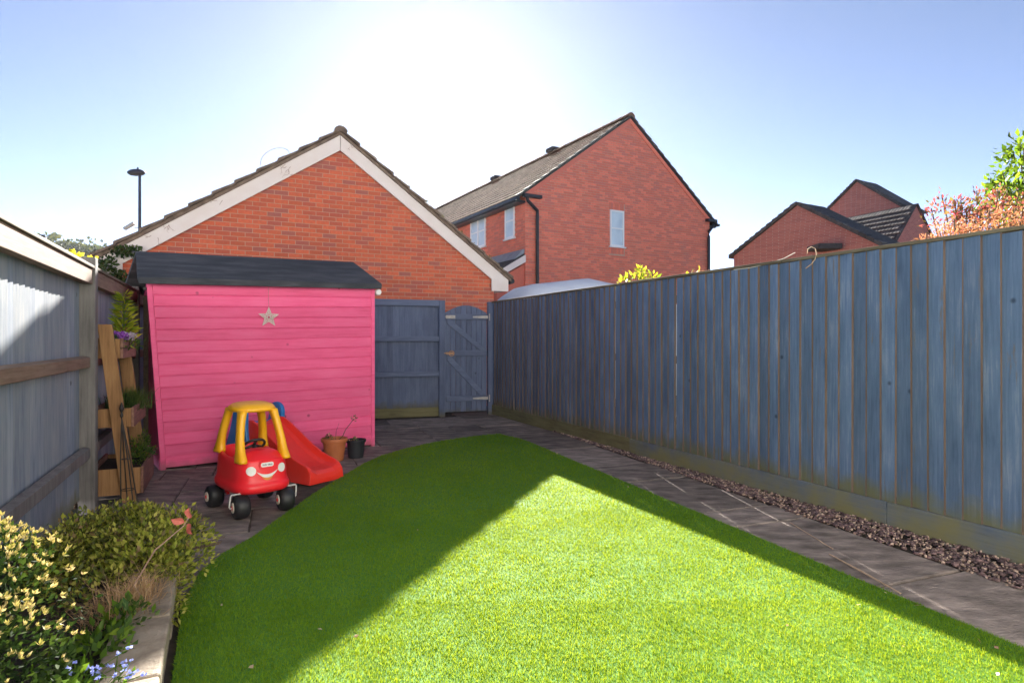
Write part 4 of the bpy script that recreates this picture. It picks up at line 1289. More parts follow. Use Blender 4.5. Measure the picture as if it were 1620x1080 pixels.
# local x towards the camera, +y to the right (lawn side)
s = -0.75
while s < 2.3:
    l = random.uniform(0.42, 0.6)
    MB().box(0, l - 0.006, -0.185, 0.0, 0.185, 0.25).build('coping_stone', M['stone'], bed, bevel=0.009, loc=(s, random.uniform(-0.004, 0.004), 0), rz=random.uniform(-0.008, 0.008))
    s += l
for r_ in range(2):
    s = -0.75
    while s < 2.3:
        l = random.uniform(0.20, 0.42)
        MB().box(0, l - 0.008, -0.14, -0.022 + random.uniform(-0.008, 0.008), 0.0 + r_ * 0.094, 0.086 + r_ * 0.094).build('wall_stone', M['stone'], bed, bevel=0.008, loc=(s, 0, 0))
        s += l
soil = MB()
rows = []
for i in range(14):
    s = -1.1 + 3.4 * i / 13
    rows.append([(BE + bd * s - bn * w) for w in (0.13, 0.3, 0.5, 0.7, 0.9)])
vs = [(p.x, p.y, 0.20 + random.uniform(-0.015, 0.02)) for r_ in rows for p in r_]
fs = [(i * 5 + j, i * 5 + j + 1, (i + 1) * 5 + j + 1, (i + 1) * 5 + j) for i in range(13) for j in range(4)]
tag(soil.add(vs, fs).build('soil_bed', M['soil'], smooth=True), kind='structure')

hedge = thing('low_hedge', (-1.88, 2.93, 0.2), 0, 'low rounded yellow-green ground-cover hedge at far end of the bed', 'hedge')
lob = []
for k in range(46):
    a = random.uniform(0, 6.283); r_ = math.sqrt(random.random())
    u, w = r_ * math.cos(a), r_ * math.sin(a)
    p = Vector((0, 0)) + bd * (u * 0.46) + bn * (w * 0.31)
    h = random.uniform(0.13, 0.22) * (1 - 0.5 * r_ ** 4)
    lob.append((p.x, p.y, h * 0.66, 0.11, 0.11, 0.06 + h * 0.42, 330))
foliage('outer_leaves', hedge, lob, 0.026, [M['hedge_leaf'], M['hedge_dark']], 0.55, 0.7, 0.6, 0.6, zmin=-0.1, mix=0.32)
lob2 = [(0.33, 0.02, 0.05, 0.10, 0.13, 0.09, 300), (0.36, -0.20, 0.03, 0.07, 0.10, 0.10, 260), (0.395, -0.27, -0.05, 0.05, 0.07, 0.11, 160), (0.16, 0.34, 0.05, 0.14, 0.12, 0.09, 260)]
foliage('trailing_leaves', hedge, lob2, 0.026, M['hedge_leaf'], 0.55, 0.5, 0.7, 0.3, zmin=-0.19)
mb = MB()
for k in range(14):
    a = random.uniform(0, 6.283)
    mb.tube([(0, 0, -0.02), (0.2 * math.cos(a), 0.2 * math.sin(a), 0.06), (0.45 * math.cos(a), 0.45 * math.sin(a), 0.1)], [0.006, 0.004, 0.002], 4)
mb.build('stems', M['bark'], hedge)

ev = thing('variegated_shrub', (-1.62, 1.70, 0.15), 0, 'dark green shrub with cream variegated tips at the lower left corner', 'shrub')
elob = [(0.02, 0.02, 0.30, 0.30, 0.28, 0.30, 2600), (-0.18, 0.12, 0.34, 0.26, 0.24, 0.26, 1500), (0.16, -0.10, 0.22, 0.22, 0.22, 0.24, 1500), (-0.02, -0.22, 0.22, 0.3, 0.2, 0.24, 1300), (-0.3, -0.1, 0.3, 0.25, 0.25, 0.25, 900), (0.05, 0.12, 0.50, 0.14, 0.12, 0.10, 500)]
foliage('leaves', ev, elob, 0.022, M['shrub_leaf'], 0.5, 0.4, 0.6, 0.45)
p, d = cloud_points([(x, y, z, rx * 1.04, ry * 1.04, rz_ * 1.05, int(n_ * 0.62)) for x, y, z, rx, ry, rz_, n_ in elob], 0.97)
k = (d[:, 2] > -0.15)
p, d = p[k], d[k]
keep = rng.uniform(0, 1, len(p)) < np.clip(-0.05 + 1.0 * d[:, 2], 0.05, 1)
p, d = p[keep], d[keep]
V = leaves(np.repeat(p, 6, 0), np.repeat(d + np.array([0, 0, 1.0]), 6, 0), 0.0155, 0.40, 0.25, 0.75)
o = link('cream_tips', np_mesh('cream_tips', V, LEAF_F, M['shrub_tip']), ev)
mb = MB(); stems(mb, (0, 0, -0.03), [(x, y, z) for x, y, z, *_ in elob], 0.012); mb.build('stems', M['bark'], ev)

dg = thing('dry_grass_tuft', (-1.53, 2.42, 0.25), 0, 'dry straw-brown grass tuft flopping over the coping', 'grass tuft')
n = 800
pos = np.stack([rng.normal(0, 0.05, n), rng.normal(0, 0.08, n), np.full(n, -0.03)], 1)
V = blades(pos, 0.15, 0.0026, 1.4, 0.9)
link('straw_blades', np_mesh('straw_blades', V, BLADE_F, M['dry_grass']), dg)

bg_ = thing('bed_greenery', (-1.40, 2.02, 0.2), 0, 'loose green leafy weeds between the variegated shrub and coping', 'weeds')
foliage('leaves', bg_, [(0.0, 0, 0.05, 0.10, 0.18, 0.07, 260), (0.06, -0.26, 0.04, 0.10, 0.12, 0.08, 200), (-0.05, 0.24, 0.05, 0.1, 0.12, 0.06, 160)], 0.045, [M['green'], M['herb']], 0.5, 0.5, 0.8, 0.2, mix=0.5)

fm = thing('blue_flower_clump', (-1.25, 1.86, 0.2), 0, 'small pale blue flowers on thin stems beside the coping, lower left', 'flowers')
mb = MB(); pts = []
for k in range(26):
    bx, by = random.uniform(-0.06, 0.06), random.uniform(-0.05, 0.05)
    tx, ty, tz = bx + random.uniform(-0.07, 0.09), by + random.uniform(-0.07, 0.07), random.uniform(0.06, 0.13)
    mb.tube([(bx * .4, by * .4, -0.01), (bx, by, tz * 0.6), (tx, ty, tz)], 0.0013, 4)
    pts.append((tx, ty, tz))
mb.build('stems', M['green'], fm)
pp = np.repeat(np.array(pts), 7, 0)
dd = rng.normal(0, 1, (len(pp), 3)); dd[:, 2] = np.abs(dd[:, 2]) * 0.6
pt_ = link('petals', np_mesh('petals', leaves(pp, dd, 0.011, 0.9, 0.2, 0.2), LEAF_F, M['blue_petal']), fm)
pt_['kind'] = 'stuff'
foliage('leaves', fm, [(0, 0, 0.02, 0.09, 0.09, 0.03, 150)], 0.03, M['green'], 0.4, 0.4, 0.8, 0.2)

tw = thing('red_leaf_twig', (-1.47, 2.46, 0.2), 0, 'long thin twig with three reddish leaves above the low hedge', 'twig')
base = Vector((-1.47, 2.46, 0.2))
tp = [Vector((0, 0, 0)), P(212, 925, 2.40) - base, P(245, 870, 2.36) - base, P(290, 832, 2.33) - base, P(299, 818, 2.32) - base]
MB().tube(tp, [0.004, 0.0035, 0.003, 0.002, 0.0015], 5).build('stem', M['dead'], tw)
for px, py, dx, dz in ((292, 826, -0.8, 0.35), (298, 820, 0.25, 1.0), (296, 828, 0.5, -0.55)):
    b_ = P(px, py, 2.32) - base
    dv = Vector((dx, -0.3, dz)).normalized(); sv = dv.cross(Vector((0.2, 1, 0.1))).normalized(); nv = dv.cross(sv)
    mb = MB()
    mid = [b_ + dv * (0.05 * k / 6) - nv * 0.004 * math.sin(k) for k in range(7)]
    for sg in (-1, 1):
        ed = [mid[k] + sv * sg * 0.017 * math.sin(math.pi * (k / 6) ** 0.8) + nv * 0.006 * math.sin(math.pi * k / 6) for k in range(7)]
        mb.add(mid + ed, [(k, k + 1, 8 + k, 7 + k) for k in range(6)])
    mb.build('leaf', M['rose_leaf'], tw, smooth=True, fix=False)

# ------------------------------------------------------------------ ladder planter against the left fence
PB = Vector((-3.02, 4.86, 0))
plr = thing('ladder_planter', tuple(PB), math.atan2(0.905, -0.425), 'three-tier wooden ladder planter leaning on the left fence', 'planter')
# local x: away along the fence, local y: towards the fence
PLN = 0.80
legtop = 1.42
slope = lambda z: 0.03 + 0.17 * z / legtop      # how far the legs have leant towards the fence
for x in (0.0, PLN):
    mb = MB()
    rings = []
    for z in (0.0, legtop):
        y = slope(z)
        rings.append([(x, y - 0.045, z), (x + 0.034, y - 0.045, z), (x + 0.034, y + 0.055, z), (x, y + 0.055, z)])
    mb.loft(rings).build('leg', M['planter_wood'], plr, bevel=0.004)
tiers = [(0.06, 0.22, -0.035, 0.30, 1), (0.60, 0.16, 0.030, 0.27, 1), (1.15, 0.165, 0.105, 0.26, 2)]
for z, h, yo, yi, nbd in tiers:
    tr_ = link('trough', None, plr, (0, 0, 0))
    hb = h / nbd
    for k in range(nbd):
        MB().box(0.038, PLN - 0.004, yo - 0.02, yo, z + k * hb, z + (k + 1) * hb - 0.005).build('front_board', M['planter_board'], tr_, bevel=0.003)
    MB().box(0.038, PLN - 0.004, yi, yi + 0.02, z, z + h).build('back_board', M['planter_board'], tr_, bevel=0.003)
    for x in (0.0355, PLN - 0.0225):
        MB().box(x, x + 0.020, yo + 0.001, yi - 0.001, z, z + h - 0.01).build('end_board', M['planter_wood'], tr_, bevel=0.003)
    MB().box(0.06, PLN - 0.03, yo + 0.002, yi - 0.002, z + 0.02, z + h - 0.045).build('soil', M['soil'], tr_)
def planter_pt(x, y, z):
    a = math.atan2(0.905, -0.425)
    return Vector((PB.x + x * math.cos(a) - y * math.sin(a), PB.y + x * math.sin(a) + y * math.cos(a), z))
def pot_plant(name, p, label, cat='plant'):
    return thing(name, tuple(p), 0, label, cat)
o = pot_plant('spiky_lime_plant', planter_pt(0.50, 0.14, 1.27), 'upright lime-green spiky plant on the planter top tier')
V = []
for zc in np.linspace(0.02, 0.42, 15):
    n = 16
    a = rng.uniform(0, 6.283, n)
    pos = np.stack([0.015 * np.cos(a), 0.015 * np.sin(a), np.full(n, zc)], 1)
    d = np.stack([np.cos(a), np.sin(a), np.full(n, 0.5 - zc * 0.4)], 1)
    V.append(leaves(pos, d, 0.13 - 0.16 * zc, 0.22, 0.3, 0.2))
link('leaves', np_mesh('leaves', np.concatenate(V), LEAF_F, M['lime']), o)
MB().tube([(0, 0, -0.04), (0, 0, 0.44)], [0.008, 0.003], 5).build('stem', M['green'], o)
for (x, y), lb, mt in (((0.14, 0.13), 'purple flower heads on planter top tier nearest the post', 'purple'), ((0.66, 0.12), 'purple flower heads on planter top tier nearest the shed', 'purple'), ((0.38, 0.11), 'pale whitish flowers between purple ones on the top tier', 'pale_petal')):
    o = pot_plant('flower_cluster', planter_pt(x, y, 1.27), lb, 'flowers')
    foliage('leaves', o, [(0, 0, 0.0, 0.10, 0.10, 0.05, 160)], 0.04, [M['herb'], M['lime']], 0.3, 0.8, 0.7, 0.2, mix=0.25)
    pt_ = foliage('petals', o, [(0, 0, 0.065, 0.075, 0.075, 0.022, 150), (0.05, -0.03, 0.05, 0.04, 0.04, 0.02, 60)], 0.018, M[mt], 0.9, 0.6, 0.6, 0.3)
    pt_['kind'] = 'stuff'
    mb = MB(); stems(mb, (0, 0, -0.04), [(random.uniform(-.06, .06), random.uniform(-.06, .06), 0.06) for _ in range(8)], 0.002); mb.build('stems', M['herb'], o)
def grassy(name, p, label, n, h, mt, sp):
    o = pot_plant(name, p, label)
    pos = np.stack([rng.normal(0, sp, n), rng.normal(0, sp, n), np.full(n, -0.02)], 1)
    link('blades', np_mesh('blades', blades(pos, h, 0.005, 0.6, 0.6), BLADE_F, M[mt]), o)
    return o
grassy('grassy_herb', planter_pt(0.40, 0.10, 0.73), 'dark grassy herb filling the planter middle tier', 520, 0.17, 'herb', 0.075)
grassy('grassy_herb', planter_pt(0.68, 0.10, 0.73), 'shorter grassy tuft at the shed end of middle tier', 300, 0.15, 'green', 0.04)
o = pot_plant('feathery_herb', planter_pt(0.36, 0.02, 0.24), 'feathery green herb growing in the planter bottom tier')
foliage('leaves', o, [(0, 0, 0.10, 0.09, 0.12, 0.13, 420), (0.02, 0.05, 0.2, 0.05, 0.06, 0.08, 120)], 0.035, [M['herb'], M['green']], 0.25, 0.9, 0.6, 0.1, mix=0.4)
o = pot_plant('dark_leafy_plant', planter_pt(0.66, 0.0, 0.24), 'dark leafy plant at shed end of the bottom tier')
foliage('leaves', o, [(0, 0, 0.05, 0.07, 0.09, 0.06, 120)], 0.045, [M['ivy'], M['herb']], 0.5, 0.6, 0.8, 0.1, mix=0.4)

ob = thing('iron_obelisk', tuple(planter_pt(-0.07, 0.03, 0)), 0, 'thin black iron plant obelisk leaning on the planter front leg', 'plant support')
mb = MB()
top = Vector((-0.06, 0.0, 0.68))
for dx, dy in ((-0.035, -0.03), (0.045, -0.04), (0.03, 0.04), (-0.03, 0.04)):
    mb.tube([(dx * 1.3, dy, 0.0), (dx * 0.8 - 0.03, dy * 0.6, 0.34), tuple(top)], 0.0042, 6)
for z, k in ((0.12, 1.0), (0.36, 0.55)):
    c = Vector((-0.06 * z / 0.68, 0, z))
    mb.tube([(c.x + 0.045 * k * math.cos(a), c.y + 0.045 * k * math.sin(a), z) for a in [j * math.pi / 8 for j in range(17)]], 0.003, 5)
mb.build('rods', M['iron'], ob)
MB().lathe([(0.004, 0.0), (0.012, 0.02), (0.006, 0.045), (0.017, 0.075), (0.004, 0.125)], 10, tuple(top)).build('finial', M['iron'], ob)

# ------------------------------------------------------------------ pots
def pot(name, loc, label, prof, mat, soil_r, soil_z):
    o = thing(name, loc, 0, label, 'plant pot')
    MB().lathe(prof, 28).build('pot', mat, o, smooth=False)
    MB().lathe([(soil_r, soil_z - 0.02), (soil_r, soil_z), (soil_r * 0.5, soil_z + 0.006)], 20).build('soil', M['soil'], o)
    return o
q = G(529, 728)
tpot = pot('terracotta_pot', tuple(q), 'terracotta coloured round pot with a leggy plant by shed', [(0.092, 0.0), (0.095, 0.003), (0.122, 0.205), (0.138, 0.205), (0.140, 0.212), (0.140, 0.236), (0.137, 0.242), (0.128, 0.242), (0.122, 0.18), (0.05, 0.17)], M['terracotta'], 0.122, 0.205)
lg = thing('leggy_plant', (q.x, q.y, 0.20), 0, 'leggy bare stemmed plant growing from the terracotta pot', 'plant')
tip = P(560, 662, q.y) - Vector((q.x, q.y, 0.20))
MB().tube([(0.02, 0, 0), (0.09, 0.0, 0.06), (0.12, 0, 0.13), tuple(tip)], [0.006, 0.005, 0.004, 0.003], 5).build('stem', M['bark'], lg)
MB().tube([(0.01, 0, 0), (0.02, 0, 0.12), (0.05, 0, 0.20)], [0.003, 0.002, 0.0015], 4).build('stem', M['bark'], lg)
foliage('leaves', lg, [(tip.x, tip.y, tip.z, 0.04, 0.03, 0.03, 26), (-0.05, 0, 0.04, 0.035, 0.04, 0.05, 50)], 0.03, [M['herb'], M['dry_grass']], 0.45, 0.6, 0.8, 0.1, mix=0.3)
q = G(563, 723)
pot('black_pot', tuple(q), 'small black plastic plant pot beside the terracotta pot', [(0.078, 0.0), (0.081, 0.003), (0.098, 0.172), (0.108, 0.172), (0.110, 0.180), (0.110, 0.198), (0.104, 0.200), (0.098, 0.196), (0.094, 0.16), (0.04, 0.155)], M['black_plastic'], 0.094, 0.175)
o = thing('pot_seedling', (q.x, q.y, 0.175), 0, 'few low dry leaves in the small black pot', 'plant')
foliage('leaves', o, [(-0.02, 0, 0.015, 0.05, 0.05, 0.02, 40)], 0.03, [M['dry_grass'], M['herb']], 0.5, 0.4, 0.8, 0.1, mix=0.4)
MB().tube([(-0.02, 0, -0.01), (-0.03, 0, 0.05)], 0.002, 4).build('stem', M['herb'], o)

# ------------------------------------------------------------------ toy ride-on car
def superell(hx, hy, n, e, z, cx=0.0, cy=0.0):
    out = []
    for k in range(n):
        a = 2 * math.pi * k / n
        c, s_ = math.cos(a), math.sin(a)
        out.append((cx + hx * math.copysign(abs(c) ** (2 / e), c), cy + hy * math.copysign(abs(s_) ** (2 / e), s_), z))
    return out
CH = R(-46)
fl, fr_ = Vector((-1.96, 4.40)), Vector((-1.735, 4.63))
cc = (fl + fr_) / 2 - Vector((math.cos(CH), math.sin(CH))) * 0.235
car = thing('toy_car', (cc.x, cc.y, 0), CH, 'red and yellow plastic ride-on toy car with a smiling face', 'toy car')
# local x forward, y to the car's left (right in the picture)
NR = 44
def zrim(x):
    return 0.425 + 0.05 * max(0, -x - 0.05) / 0.25
body = MB()
rings = []
for z, hx, hy, e in ((0.165, 0.25, 0.165, 3.0), (0.170, 0.29, 0.190, 3.2), (0.185, 0.325, 0.213, 3.4), (0.215, 0.333, 0.220, 3.5), (0.240, 0.328, 0.217, 3.5), (0.252, 0.312, 0.203, 3.5), (0.30, 0.306, 0.201, 3.5), (0.36, 0.299, 0.199, 3.5), (0.405, 0.290, 0.196, 3.4), (0.425, 0.278, 0.188, 3.3)):
    rg_ = superell(hx, hy, NR, e, z)
    k = max(0, (z - 0.25) / 0.175)
    rings.append([(x, y, zz + k * (zrim(x) - 0.425)) for x, y, zz in rg_])
# rim and cockpit well
for z, hx, hy in ((0.430, 0.262, 0.176), (0.424, 0.245, 0.160), (0.36, 0.236, 0.152), (0.27, 0.22, 0.140), (0.24, 0.15, 0.10)):
    k = 1.0 if z > 0.4 else 0.3
    rings.append([(x, y, zz + k * (zrim(x) - 0.425)) for x, y, zz in superell(hx, hy, NR, 3.2, z)])
body.loft(rings)
bo = body.build('body', M['red'], car, smooth=True, sub=1)
# bonnet and dashboard over the front of the well
bn_ = MB()
nx, ny = 9, 13
vs = []
for i in range(nx):
    for j in range(ny):
        x = 0.285 - 0.205 * i / (nx - 1)
        v_ = -1 + 2 * j / (ny - 1)
        hy = 0.183 * (1 - max(0, (x - 0.06) / 0.232) ** 4 * 0.55)
        zz = 0.418 + 0.060 * (1 - (abs(v_) ** 3)) * min(1, i / 4.0) ** 0.7
        vs.append((x, v_ * hy, zz))
fs = [(i * ny + j, i * ny + j + 1, (i + 1) * ny + j + 1, (i + 1) * ny + j) for i in range(nx - 1) for j in range(ny - 1)]
bn_.add(vs, fs)
lo = len(bn_.v)
last = [vs[(nx - 1) * ny + j] for j in range(ny)]
bn_.add(last + [(x - 0.02, y * 0.96, 0.34) for x, y, z in last], [(j, j + 1, ny + j + 1, ny + j) for j in range(ny - 1)])
bn_.build('bonnet', M['red'], car, smooth=True)
# seat
st_ = MB().loft([superell(0.09, 0.12, 20, 3, 0.25, -0.10), superell(0.09, 0.12, 20, 3, 0.33, -0.10), superell(0.075, 0.105, 20, 3, 0.345, -0.10)])
st_.build('seat', M['red'], car, smooth=True)
# roof and pillars
rf_ = MB().loft([superell(0.10, 0.09, 32, 2.6, 0.755), superell(0.165, 0.150, 32, 2.6, 0.752), superell(0.182, 0.164, 32, 2.6, 0.765), superell(0.178, 0.160, 32, 2.6, 0.785), superell(0.15, 0.135, 32, 2.6, 0.812), superell(0.09, 0.08, 32, 2.5, 0.825)])
rf_.build('roof', M['yellow'], car, smooth=True, sub=1)
for sx_, sy_ in ((1, 1), (1, -1), (-1, 1), (-1, -1)):
    fx, fy, fz = (0.215, 0.158, 0.425) if sx_ > 0 else (-0.205, 0.165, 0.452)
    tx, ty, tz = (0.120, 0.112, 0.772) if sx_ > 0 else (-0.125, 0.112, 0.775)
    mb = MB()
    rings = []
    for f, w, d in ((-0.06, 0.070, 0.034), (0.0, 0.072, 0.033), (0.06, 0.060, 0.031), (0.16, 0.048, 0.028), (0.4, 0.041, 0.026), (0.7, 0.039, 0.026), (0.9, 0.044, 0.028), (1.0, 0.055, 0.03)):
        x = fx + (tx - fx) * f; y = fy + (ty - fy) * f + 0.012 * math.sin(math.pi * min(max(f, 0), 1)); z = fz + (tz - fz) * f
        rings.append([(sx_ * 0 + x + px_, sy_ * y + py_, z) for px_, py_, _ in superell(w, d, 16, 3, 0)])
    mb.loft(rings).build('pillar', M['yellow'], car, smooth=True)
# steering wheel
sw = MB()
c = Vector((0.045, 0.0, 0.492)); ax_ = Vector((-0.62, 0, 0.78)).normalized(); a_ = Vector((0, 1, 0)); b_ = ax_.cross(a_)
sw.tube([tuple(c + a_ * 0.080 * math.cos(t_) + b_ * 0.080 * math.sin(t_)) for t_ in [2 * math.pi * k / 28 for k in range(29)]], 0.010, 8)
for t_ in (0.5, 2.6, 4.7):
    sw.tube([tuple(c), tuple(c + a_ * 0.078 * math.cos(t_) + b_ * 0.078 * math.sin(t_))], 0.010, 8)
sw.tube([tuple(c), tuple(c - ax_ * 0.07)], 0.018, 8)
sw.build('steering_wheel', M['tyre'], car, smooth=True)
# front face: headlamp stickers, smile, badge; the front is a superellipse in plan
def front_x(y, z):
    hx = 0.306 - (z - 0.30) * 0.105; hy = 0.2
    return hx * (1 - abs(y / hy) ** 3.5) ** (1 / 3.5)
def decal(mb, pts, lift, mi=0):
    """thin polygon wrapped on the front"""
    n = len(pts)
    f = [(front_x(y, z) + lift, y, z) for y, z in pts]
    b = [(front_x(y, z) - 0.004, y, z) for y, z in pts]
    mb.add(f + b, [tuple(range(n))] + [(k, n + k, n + (k + 1) % n, (k + 1) % n) for k in range(n)], mi)
for y in (-0.112, 0.112):
    mb = MB(); decal(mb, [(y + 0.031 * math.cos(a), 0.345 + 0.033 * math.sin(a)) for a in [2 * math.pi * k / 24 for k in range(24)]], 0.0035)
    mb.build('headlight_sticker', M['sticker'], car)
mb = MB(); up_, dn_ = [], []
for k in range(17):
    y = -0.078 + 0.156 * k / 16
    u_ = y / 0.078
    up_.append((y, 0.312 + 0.026 * u_ ** 2)); dn_.append((y, 0.288 + 0.050 * u_ ** 2))
for k in range(16):
    decal(mb, [up_[k], up_[k + 1], dn_[k + 1], dn_[k]], 0.0035)
mb.build('smile_sticker', M['sticker'], car)
mb = MB()
for k in range(4, 12):
    a0, a1 = dn_[k], dn_[k + 1]
    decal(mb, [a0, a1, (a1[0], 0.268 + 0.06 * (a1[0] / 0.078) ** 2 * 1.6), (a0[0], 0.268 + 0.06 * (a0[0] / 0.078) ** 2 * 1.6)], 0.003)
mb.build('lip_sticker', M['orange_ink'], car)
def rrect(cy, cz, hw, hh, r, n=5):
    out = []
    for qx, qz, a0 in ((1, 1, 0), (-1, 1, 90), (-1, -1, 180), (1, -1, 270)):
        for k in range(n + 1):
            a = R(a0 + 90 * k / n)
            out.append((cy + qx * (hw - r) + r * math.cos(a), cz + qz * (hh - r) + r * math.sin(a)))
    return out
mb = MB(); decal(mb, rrect(0, 0.382, 0.058, 0.027, 0.022), 0.004); mb.build('badge_surround', M['red'], car)
mb = MB(); decal(mb, rrect(0, 0.382, 0.046, 0.016, 0.013), 0.0062); mb.build('badge', M['sticker'], car)
cu = bpy.data.curves.new('badge_lettering', 'FONT')
cu.body = 'little tikes'; cu.size = 0.0185; cu.align_x = 'CENTER'; cu.align_y = 'CENTER'; cu.extrude = 0.0006; cu.offset = 0.00006
to = bpy.data.objects.new('tmp_text', cu); COL.objects.link(to)
dg_ = bpy.context.evaluated_depsgraph_get()
tm = bpy.data.meshes.new_from_object(to.evaluated_get(dg_))
bpy.data.objects.remove(to)
tm.materials.clear(); tm.materials.append(M['ink'])
lo_ = link('badge_lettering', tm, car, (front_x(0, 0.382) + 0.0072, 0, 0.382))
lo_.rotation_euler = (R(84), 0, R(90))
# wheels
def wheel(parent, loc, steer, name='wheel'):
    w = link(name, None, parent, loc, steer)
    pr = [(0.030, -0.052), (0.058, -0.056), (0.078, -0.046), (0.087, -0.022), (0.089, 0.0), (0.087, 0.022), (0.078, 0.046), (0.058, 0.056), (0.030, 0.052)]
    MB().lathe(pr, 36, (0, 0, 0), 'y').build('tyre', M['tyre'], w, smooth=True)
    for s_ in (-1, 1):
        MB().lathe([(0.0375, s_ * 0.050), (0.036, s_ * 0.060), (0.016, s_ * 0.0605), (0.0155, s_ * 0.058)], 24, (0, 0, 0), 'y').build('hub_cap', M['hub'], w)
        MB().lathe([(0.014, s_ * 0.056), (0.013, s_ * 0.064), (0.004, s_ * 0.066)], 14, (0, 0, 0), 'y').build('axle_cap', M['red'], w)
for s_ in (-1, 1):
    wheel(car, (0.235, s_ * 0.165, 0.089), R(-6))
    wheel(car, (-0.235, s_ * 0.195, 0.089), 0)
    fk = MB().tube([(0.235, s_ * 0.12, 0.19), (0.238, s_ * 0.135, 0.185), (0.245, s_ * 0.150, 0.186), (0.250, s_ * 0.236, 0.186), (0.250, s_ * 0.244, 0.178), (0.236, s_ * 0.246, 0.100), (0.235, s_ * 0.240, 0.089), (0.235, s_ * 0.21, 0.089)], 0.0062, 8)
    fk.build('caster_fork', M['steel'], car, smooth=True)
MB().tube([(-0.235, -0.16, 0.089), (-0.235, 0.16, 0.089)], 0.008, 8).build('rear_axle', M['steel'], car)
for s_ in (-1, 1):
    MB().box(-0.255, -0.215, s_ * 0.10 - 0.012, s_ * 0.10 + 0.012, 0.085, 0.19).build('axle_bracket', M['red'], car)

# ------------------------------------------------------------------ toddler slide
SH = R(-33)
send = Vector((-1.70, 5.56))
sc = send - Vector((math.cos(SH), math.sin(SH))) * 0.52
sld = thing('toddler_slide', (sc.x, sc.y, 0), SH, 'small red plastic slide with blue ladder sides behind toy car', 'slide')
prof = [(-0.50, 0.470, 0.035), (-0.42, 0.470, 0.045), (-0.34, 0.455, 0.06), (-0.24, 0.405, 0.07), (-0.12, 0.335, 0.075), (0.0, 0.265, 0.078), (0.12, 0.200, 0.078), (0.24, 0.150, 0.075), (0.34, 0.125, 0.068), (0.44, 0.118, 0.05), (0.485, 0.112, 0.035), (0.52, 0.085, 0.02), (0.53, 0.045, 0.012)]
mb = MB(); rings = []
for x, zf_, wh in prof:
    zb = max(0.0, zf_ - 0.16 + max(0, x) * 0.0) if x < 0.30 else 0.0
    zb = zf_ - 0.155 if x < 0.22 else max(0.0, (zf_ - 0.155) * max(0, (0.40 - x) / 0.18)) if x < 0.40 else 0.0
    zb = max(zb, 0.0)
    W = 0.185
    rings.append([(x, -W - 0.012, zb), (x, -W, zf_ + wh), (x, -W + 0.022, zf_ + wh + 0.004), (x, -W + 0.045, zf_ + 0.020), (x, -W + 0.085, zf_), (x, 0, zf_ - 0.004), (x, W - 0.085, zf_), (x, W - 0.045, zf_ + 0.020), (x, W - 0.022, zf_ + wh + 0.004), (x, W, zf_ + wh), (x, W + 0.012, zb), (x, W - 0.02, zb), (x, 0, zb), (x, -W + 0.02, zb)])
mb.loft(rings).build('chute', M['red_slide'], sld, smooth=False, bevel=0.006)
for s_ in (-1, 1):
    poly = []
    for a in range(0, 181, 15):
        poly.append((-0.485 + 0.105 * math.cos(R(a)), 0.565 + 0.095 * math.sin(R(a))))
    poly += [(-0.605, 0.50), (-0.66, 0.36), (-0.74, 0.18), (-0.79, 0.0), (-0.66, 0.0), (-0.60, 0.14), (-0.46, 0.17), (-0.38, 0.0), (-0.28, 0.0), (-0.31, 0.20), (-0.36, 0.34), (-0.38, 0.45)]
    MB().prism(poly, s_ * 0.205 - 0.022, s_ * 0.205 + 0.022, 'y').build('ladder_side', M['blue'], sld, bevel=0.012)
for x, z in ((-0.70, 0.15), (-0.63, 0.31), (-0.56, 0.455)):
    MB().box(x - 0.05, x + 0.06, -0.185, 0.185, z - 0.018, z + 0.018).build('step', M['blue'], sld, bevel=0.01)

# ------------------------------------------------------------------ the house the photograph is taken from, behind the camera
home = thing('rendered_house', (0.72, -1.54, 0), R(25.15), 'white rendered house behind the camera, out of the picture', 'house')
# local x along the facade, +y towards the garden
MB().prism([(-9.0, -0.05), (9.0, -0.05), (9.0, 5.1), (-9.0, 5.1)], -7.0, 0.0, 'y').build('wall', M['render'], home)
for sgn, ya, yb in ((1, 0.35, -3.5), (-1, -7.35, -3.5)):
    MB().prism([(ya, 4.95), (yb, 7.6), (yb, 7.45), (ya, 4.80)], -9.2, 9.2, 'x').build('roof_slope', M['tile'], home)
for x0_, w_, z_, h_, c_ in ((-2.4, 1.2, 2.9, 1.2, 2), (0.9, 1.2, 2.9, 1.2, 2), (1.2, 1.2, 1.0, 1.1, 2), (-2.6, 1.8, 0.1, 2.0, 2)):
    window(home, (x0_ + w_, 0.03, z_), R(180), w_, h_, c_)

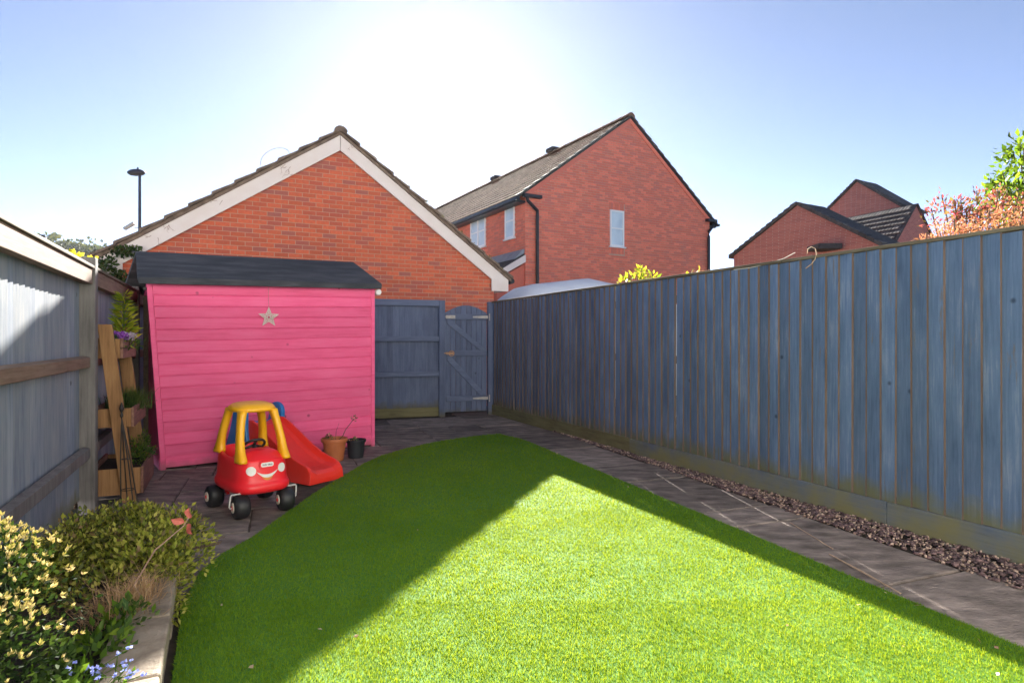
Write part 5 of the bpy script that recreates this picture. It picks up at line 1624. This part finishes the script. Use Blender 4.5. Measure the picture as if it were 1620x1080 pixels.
# ------------------------------------------------------------------ small things lying about
sk = thing('long_straw_stick', tuple(G(1375, 911, 0.008)), 0, 'long pale straw stick lying on the dark path slab', 'stick')
a, b = G(1312, 876, 0.008) - G(1375, 911, 0.008), G(1425, 938, 0.020) - G(1375, 911, 0.008)
MB().tube([tuple(a), tuple((a + b) / 2 + Vector((0.004, 0, 0.001))), tuple(b)], [0.0035, 0.005, 0.0035], 6).build('stalk', M['straw'], sk)
sk = thing('thin_straw_stick', tuple(G(1280, 845, 0.005)), 0, 'thin pale straw on the path slab beyond the longer stick', 'stick')
a, b = G(1250, 826, 0.005) - G(1280, 845, 0.005), G(1318, 868, 0.008) - G(1280, 845, 0.005)
MB().tube([tuple(a), tuple(b)], [0.0025, 0.003], 6).build('stalk', M['straw'], sk)
fallen = [(1445, 957, 0.03), (1403, 938, 0.018), (1575, 1063, 0.028), (1420, 978, 0.014), (1552, 1017, 0.022), (1580, 1026, 0.016), (1432, 1022, 0.014), (1243, 988, 0.016), (510, 995, 0.026), (883, 717, 0.022), (559, 1006, 0.02), (600, 1032, 0.016), (350, 943, 0.014), (352, 957, 0.02), (995, 770, 0.02), (1283, 928, 0.014), (662, 838, 0.014), (395, 1052, 0.022), (1362, 955, 0.022)]
where = ['at the slab joint on lawn edge, near right', 'beside the long stick end', 'near the bottom right corner', 'just inside the lawn below the slab joint', 'on shaded turf near the right edge', 'rightmost by the path edge', 'at the edge of shade, lower right', 'on sunlit turf, lower right', 'orange brown, in the shade left of sunlit turf', 'white, where path meets far lawn edge', 'pale, on the shade boundary lower middle', 'below the pale one on sunlit turf', 'tiny, in the shade beside the bed', 'second by the bed on shaded turf', 'at the path edge beyond sunlit tip', 'small, on shaded turf right of middle', 'tiny, on shaded turf left of the lit tip', 'brown, bottom left on the shaded turf', 'curled, on shaded turf below the stick']
for (px, py, s_), w_ in zip(fallen, where):
    g_ = G(px, py, 0.034 if px < 1440 or py > 960 else 0.012)
    o = thing('fallen_leaf', tuple(g_), 0, 'dry fallen leaf ' + w_, 'leaf', 'fallen leaves on the lawn')
    V = leaves(np.zeros((1, 3)), np.array([(random.uniform(-1, 1), random.uniform(-1, 1), 0.1)]), s_ * 1.2, 0.7, 0.3, 0.05)
    link('leaf_blade', np_mesh('leaf_blade', V, LEAF_F, M['fallen']), o)

# cord along the right fence top and the loop of dry bindweed
def onfence(px, py, off=0.03):
    """point on the right fence's garden face seen at a picture position"""
    k = (px - CX) / F
    # C0 + FEN*s with X = k*Y
    s = (k * C0.y - C0.x) / (FEN.x - k * FEN.y)
    Y = C0.y + FEN.y * s
    q = P(px, py, Y)
    return Vector((q.x - 0.905 * off, q.y - 0.425 * off, q.z))
o = thing('white_cord', (0, 0, 0), 0, 'thin white cord sagging along the fence top', 'cord')
MB().tube([tuple(onfence(x, y)) for x, y in ((1165, 427), (1190, 424), (1220, 417), (1245, 409), (1262, 400))], 0.0035, 5).build('cord', M['cord'], o)
o = thing('bindweed_loop', (0, 0, 0), 0, 'dry curled climber stem looped over the fence capping', 'stem')
MB().tube([tuple(onfence(x, y, 0.045)) for x, y in ((1283, 402), (1284, 395), (1290, 391), (1296, 394), (1298, 402), (1296, 410), (1290, 418), (1281, 425))], 0.004, 5).build('stem', M['straw'], o)
# ------------------------------------------------------------------ the air
hz = MB().box(-640, 300, -60, 620, -1.2, 90)
hzm = bpy.data.materials.new('haze_air'); hzm.use_nodes = True
hn = hzm.node_tree; hn.nodes.remove(hn.nodes['Principled BSDF'])
pv = hn.nodes.new('ShaderNodeVolumePrincipled')
pv.inputs['Color'].default_value = (0.92, 0.95, 1.0, 1)
pv.inputs['Density'].default_value = 0.00006
pv.inputs['Anisotropy'].default_value = 0.7
hn.links.new(pv.outputs[0], hn.nodes['Material Output'].inputs['Volume'])
tag(hz.build('haze', hzm), kind='stuff')
bpy.context.view_layer.update()
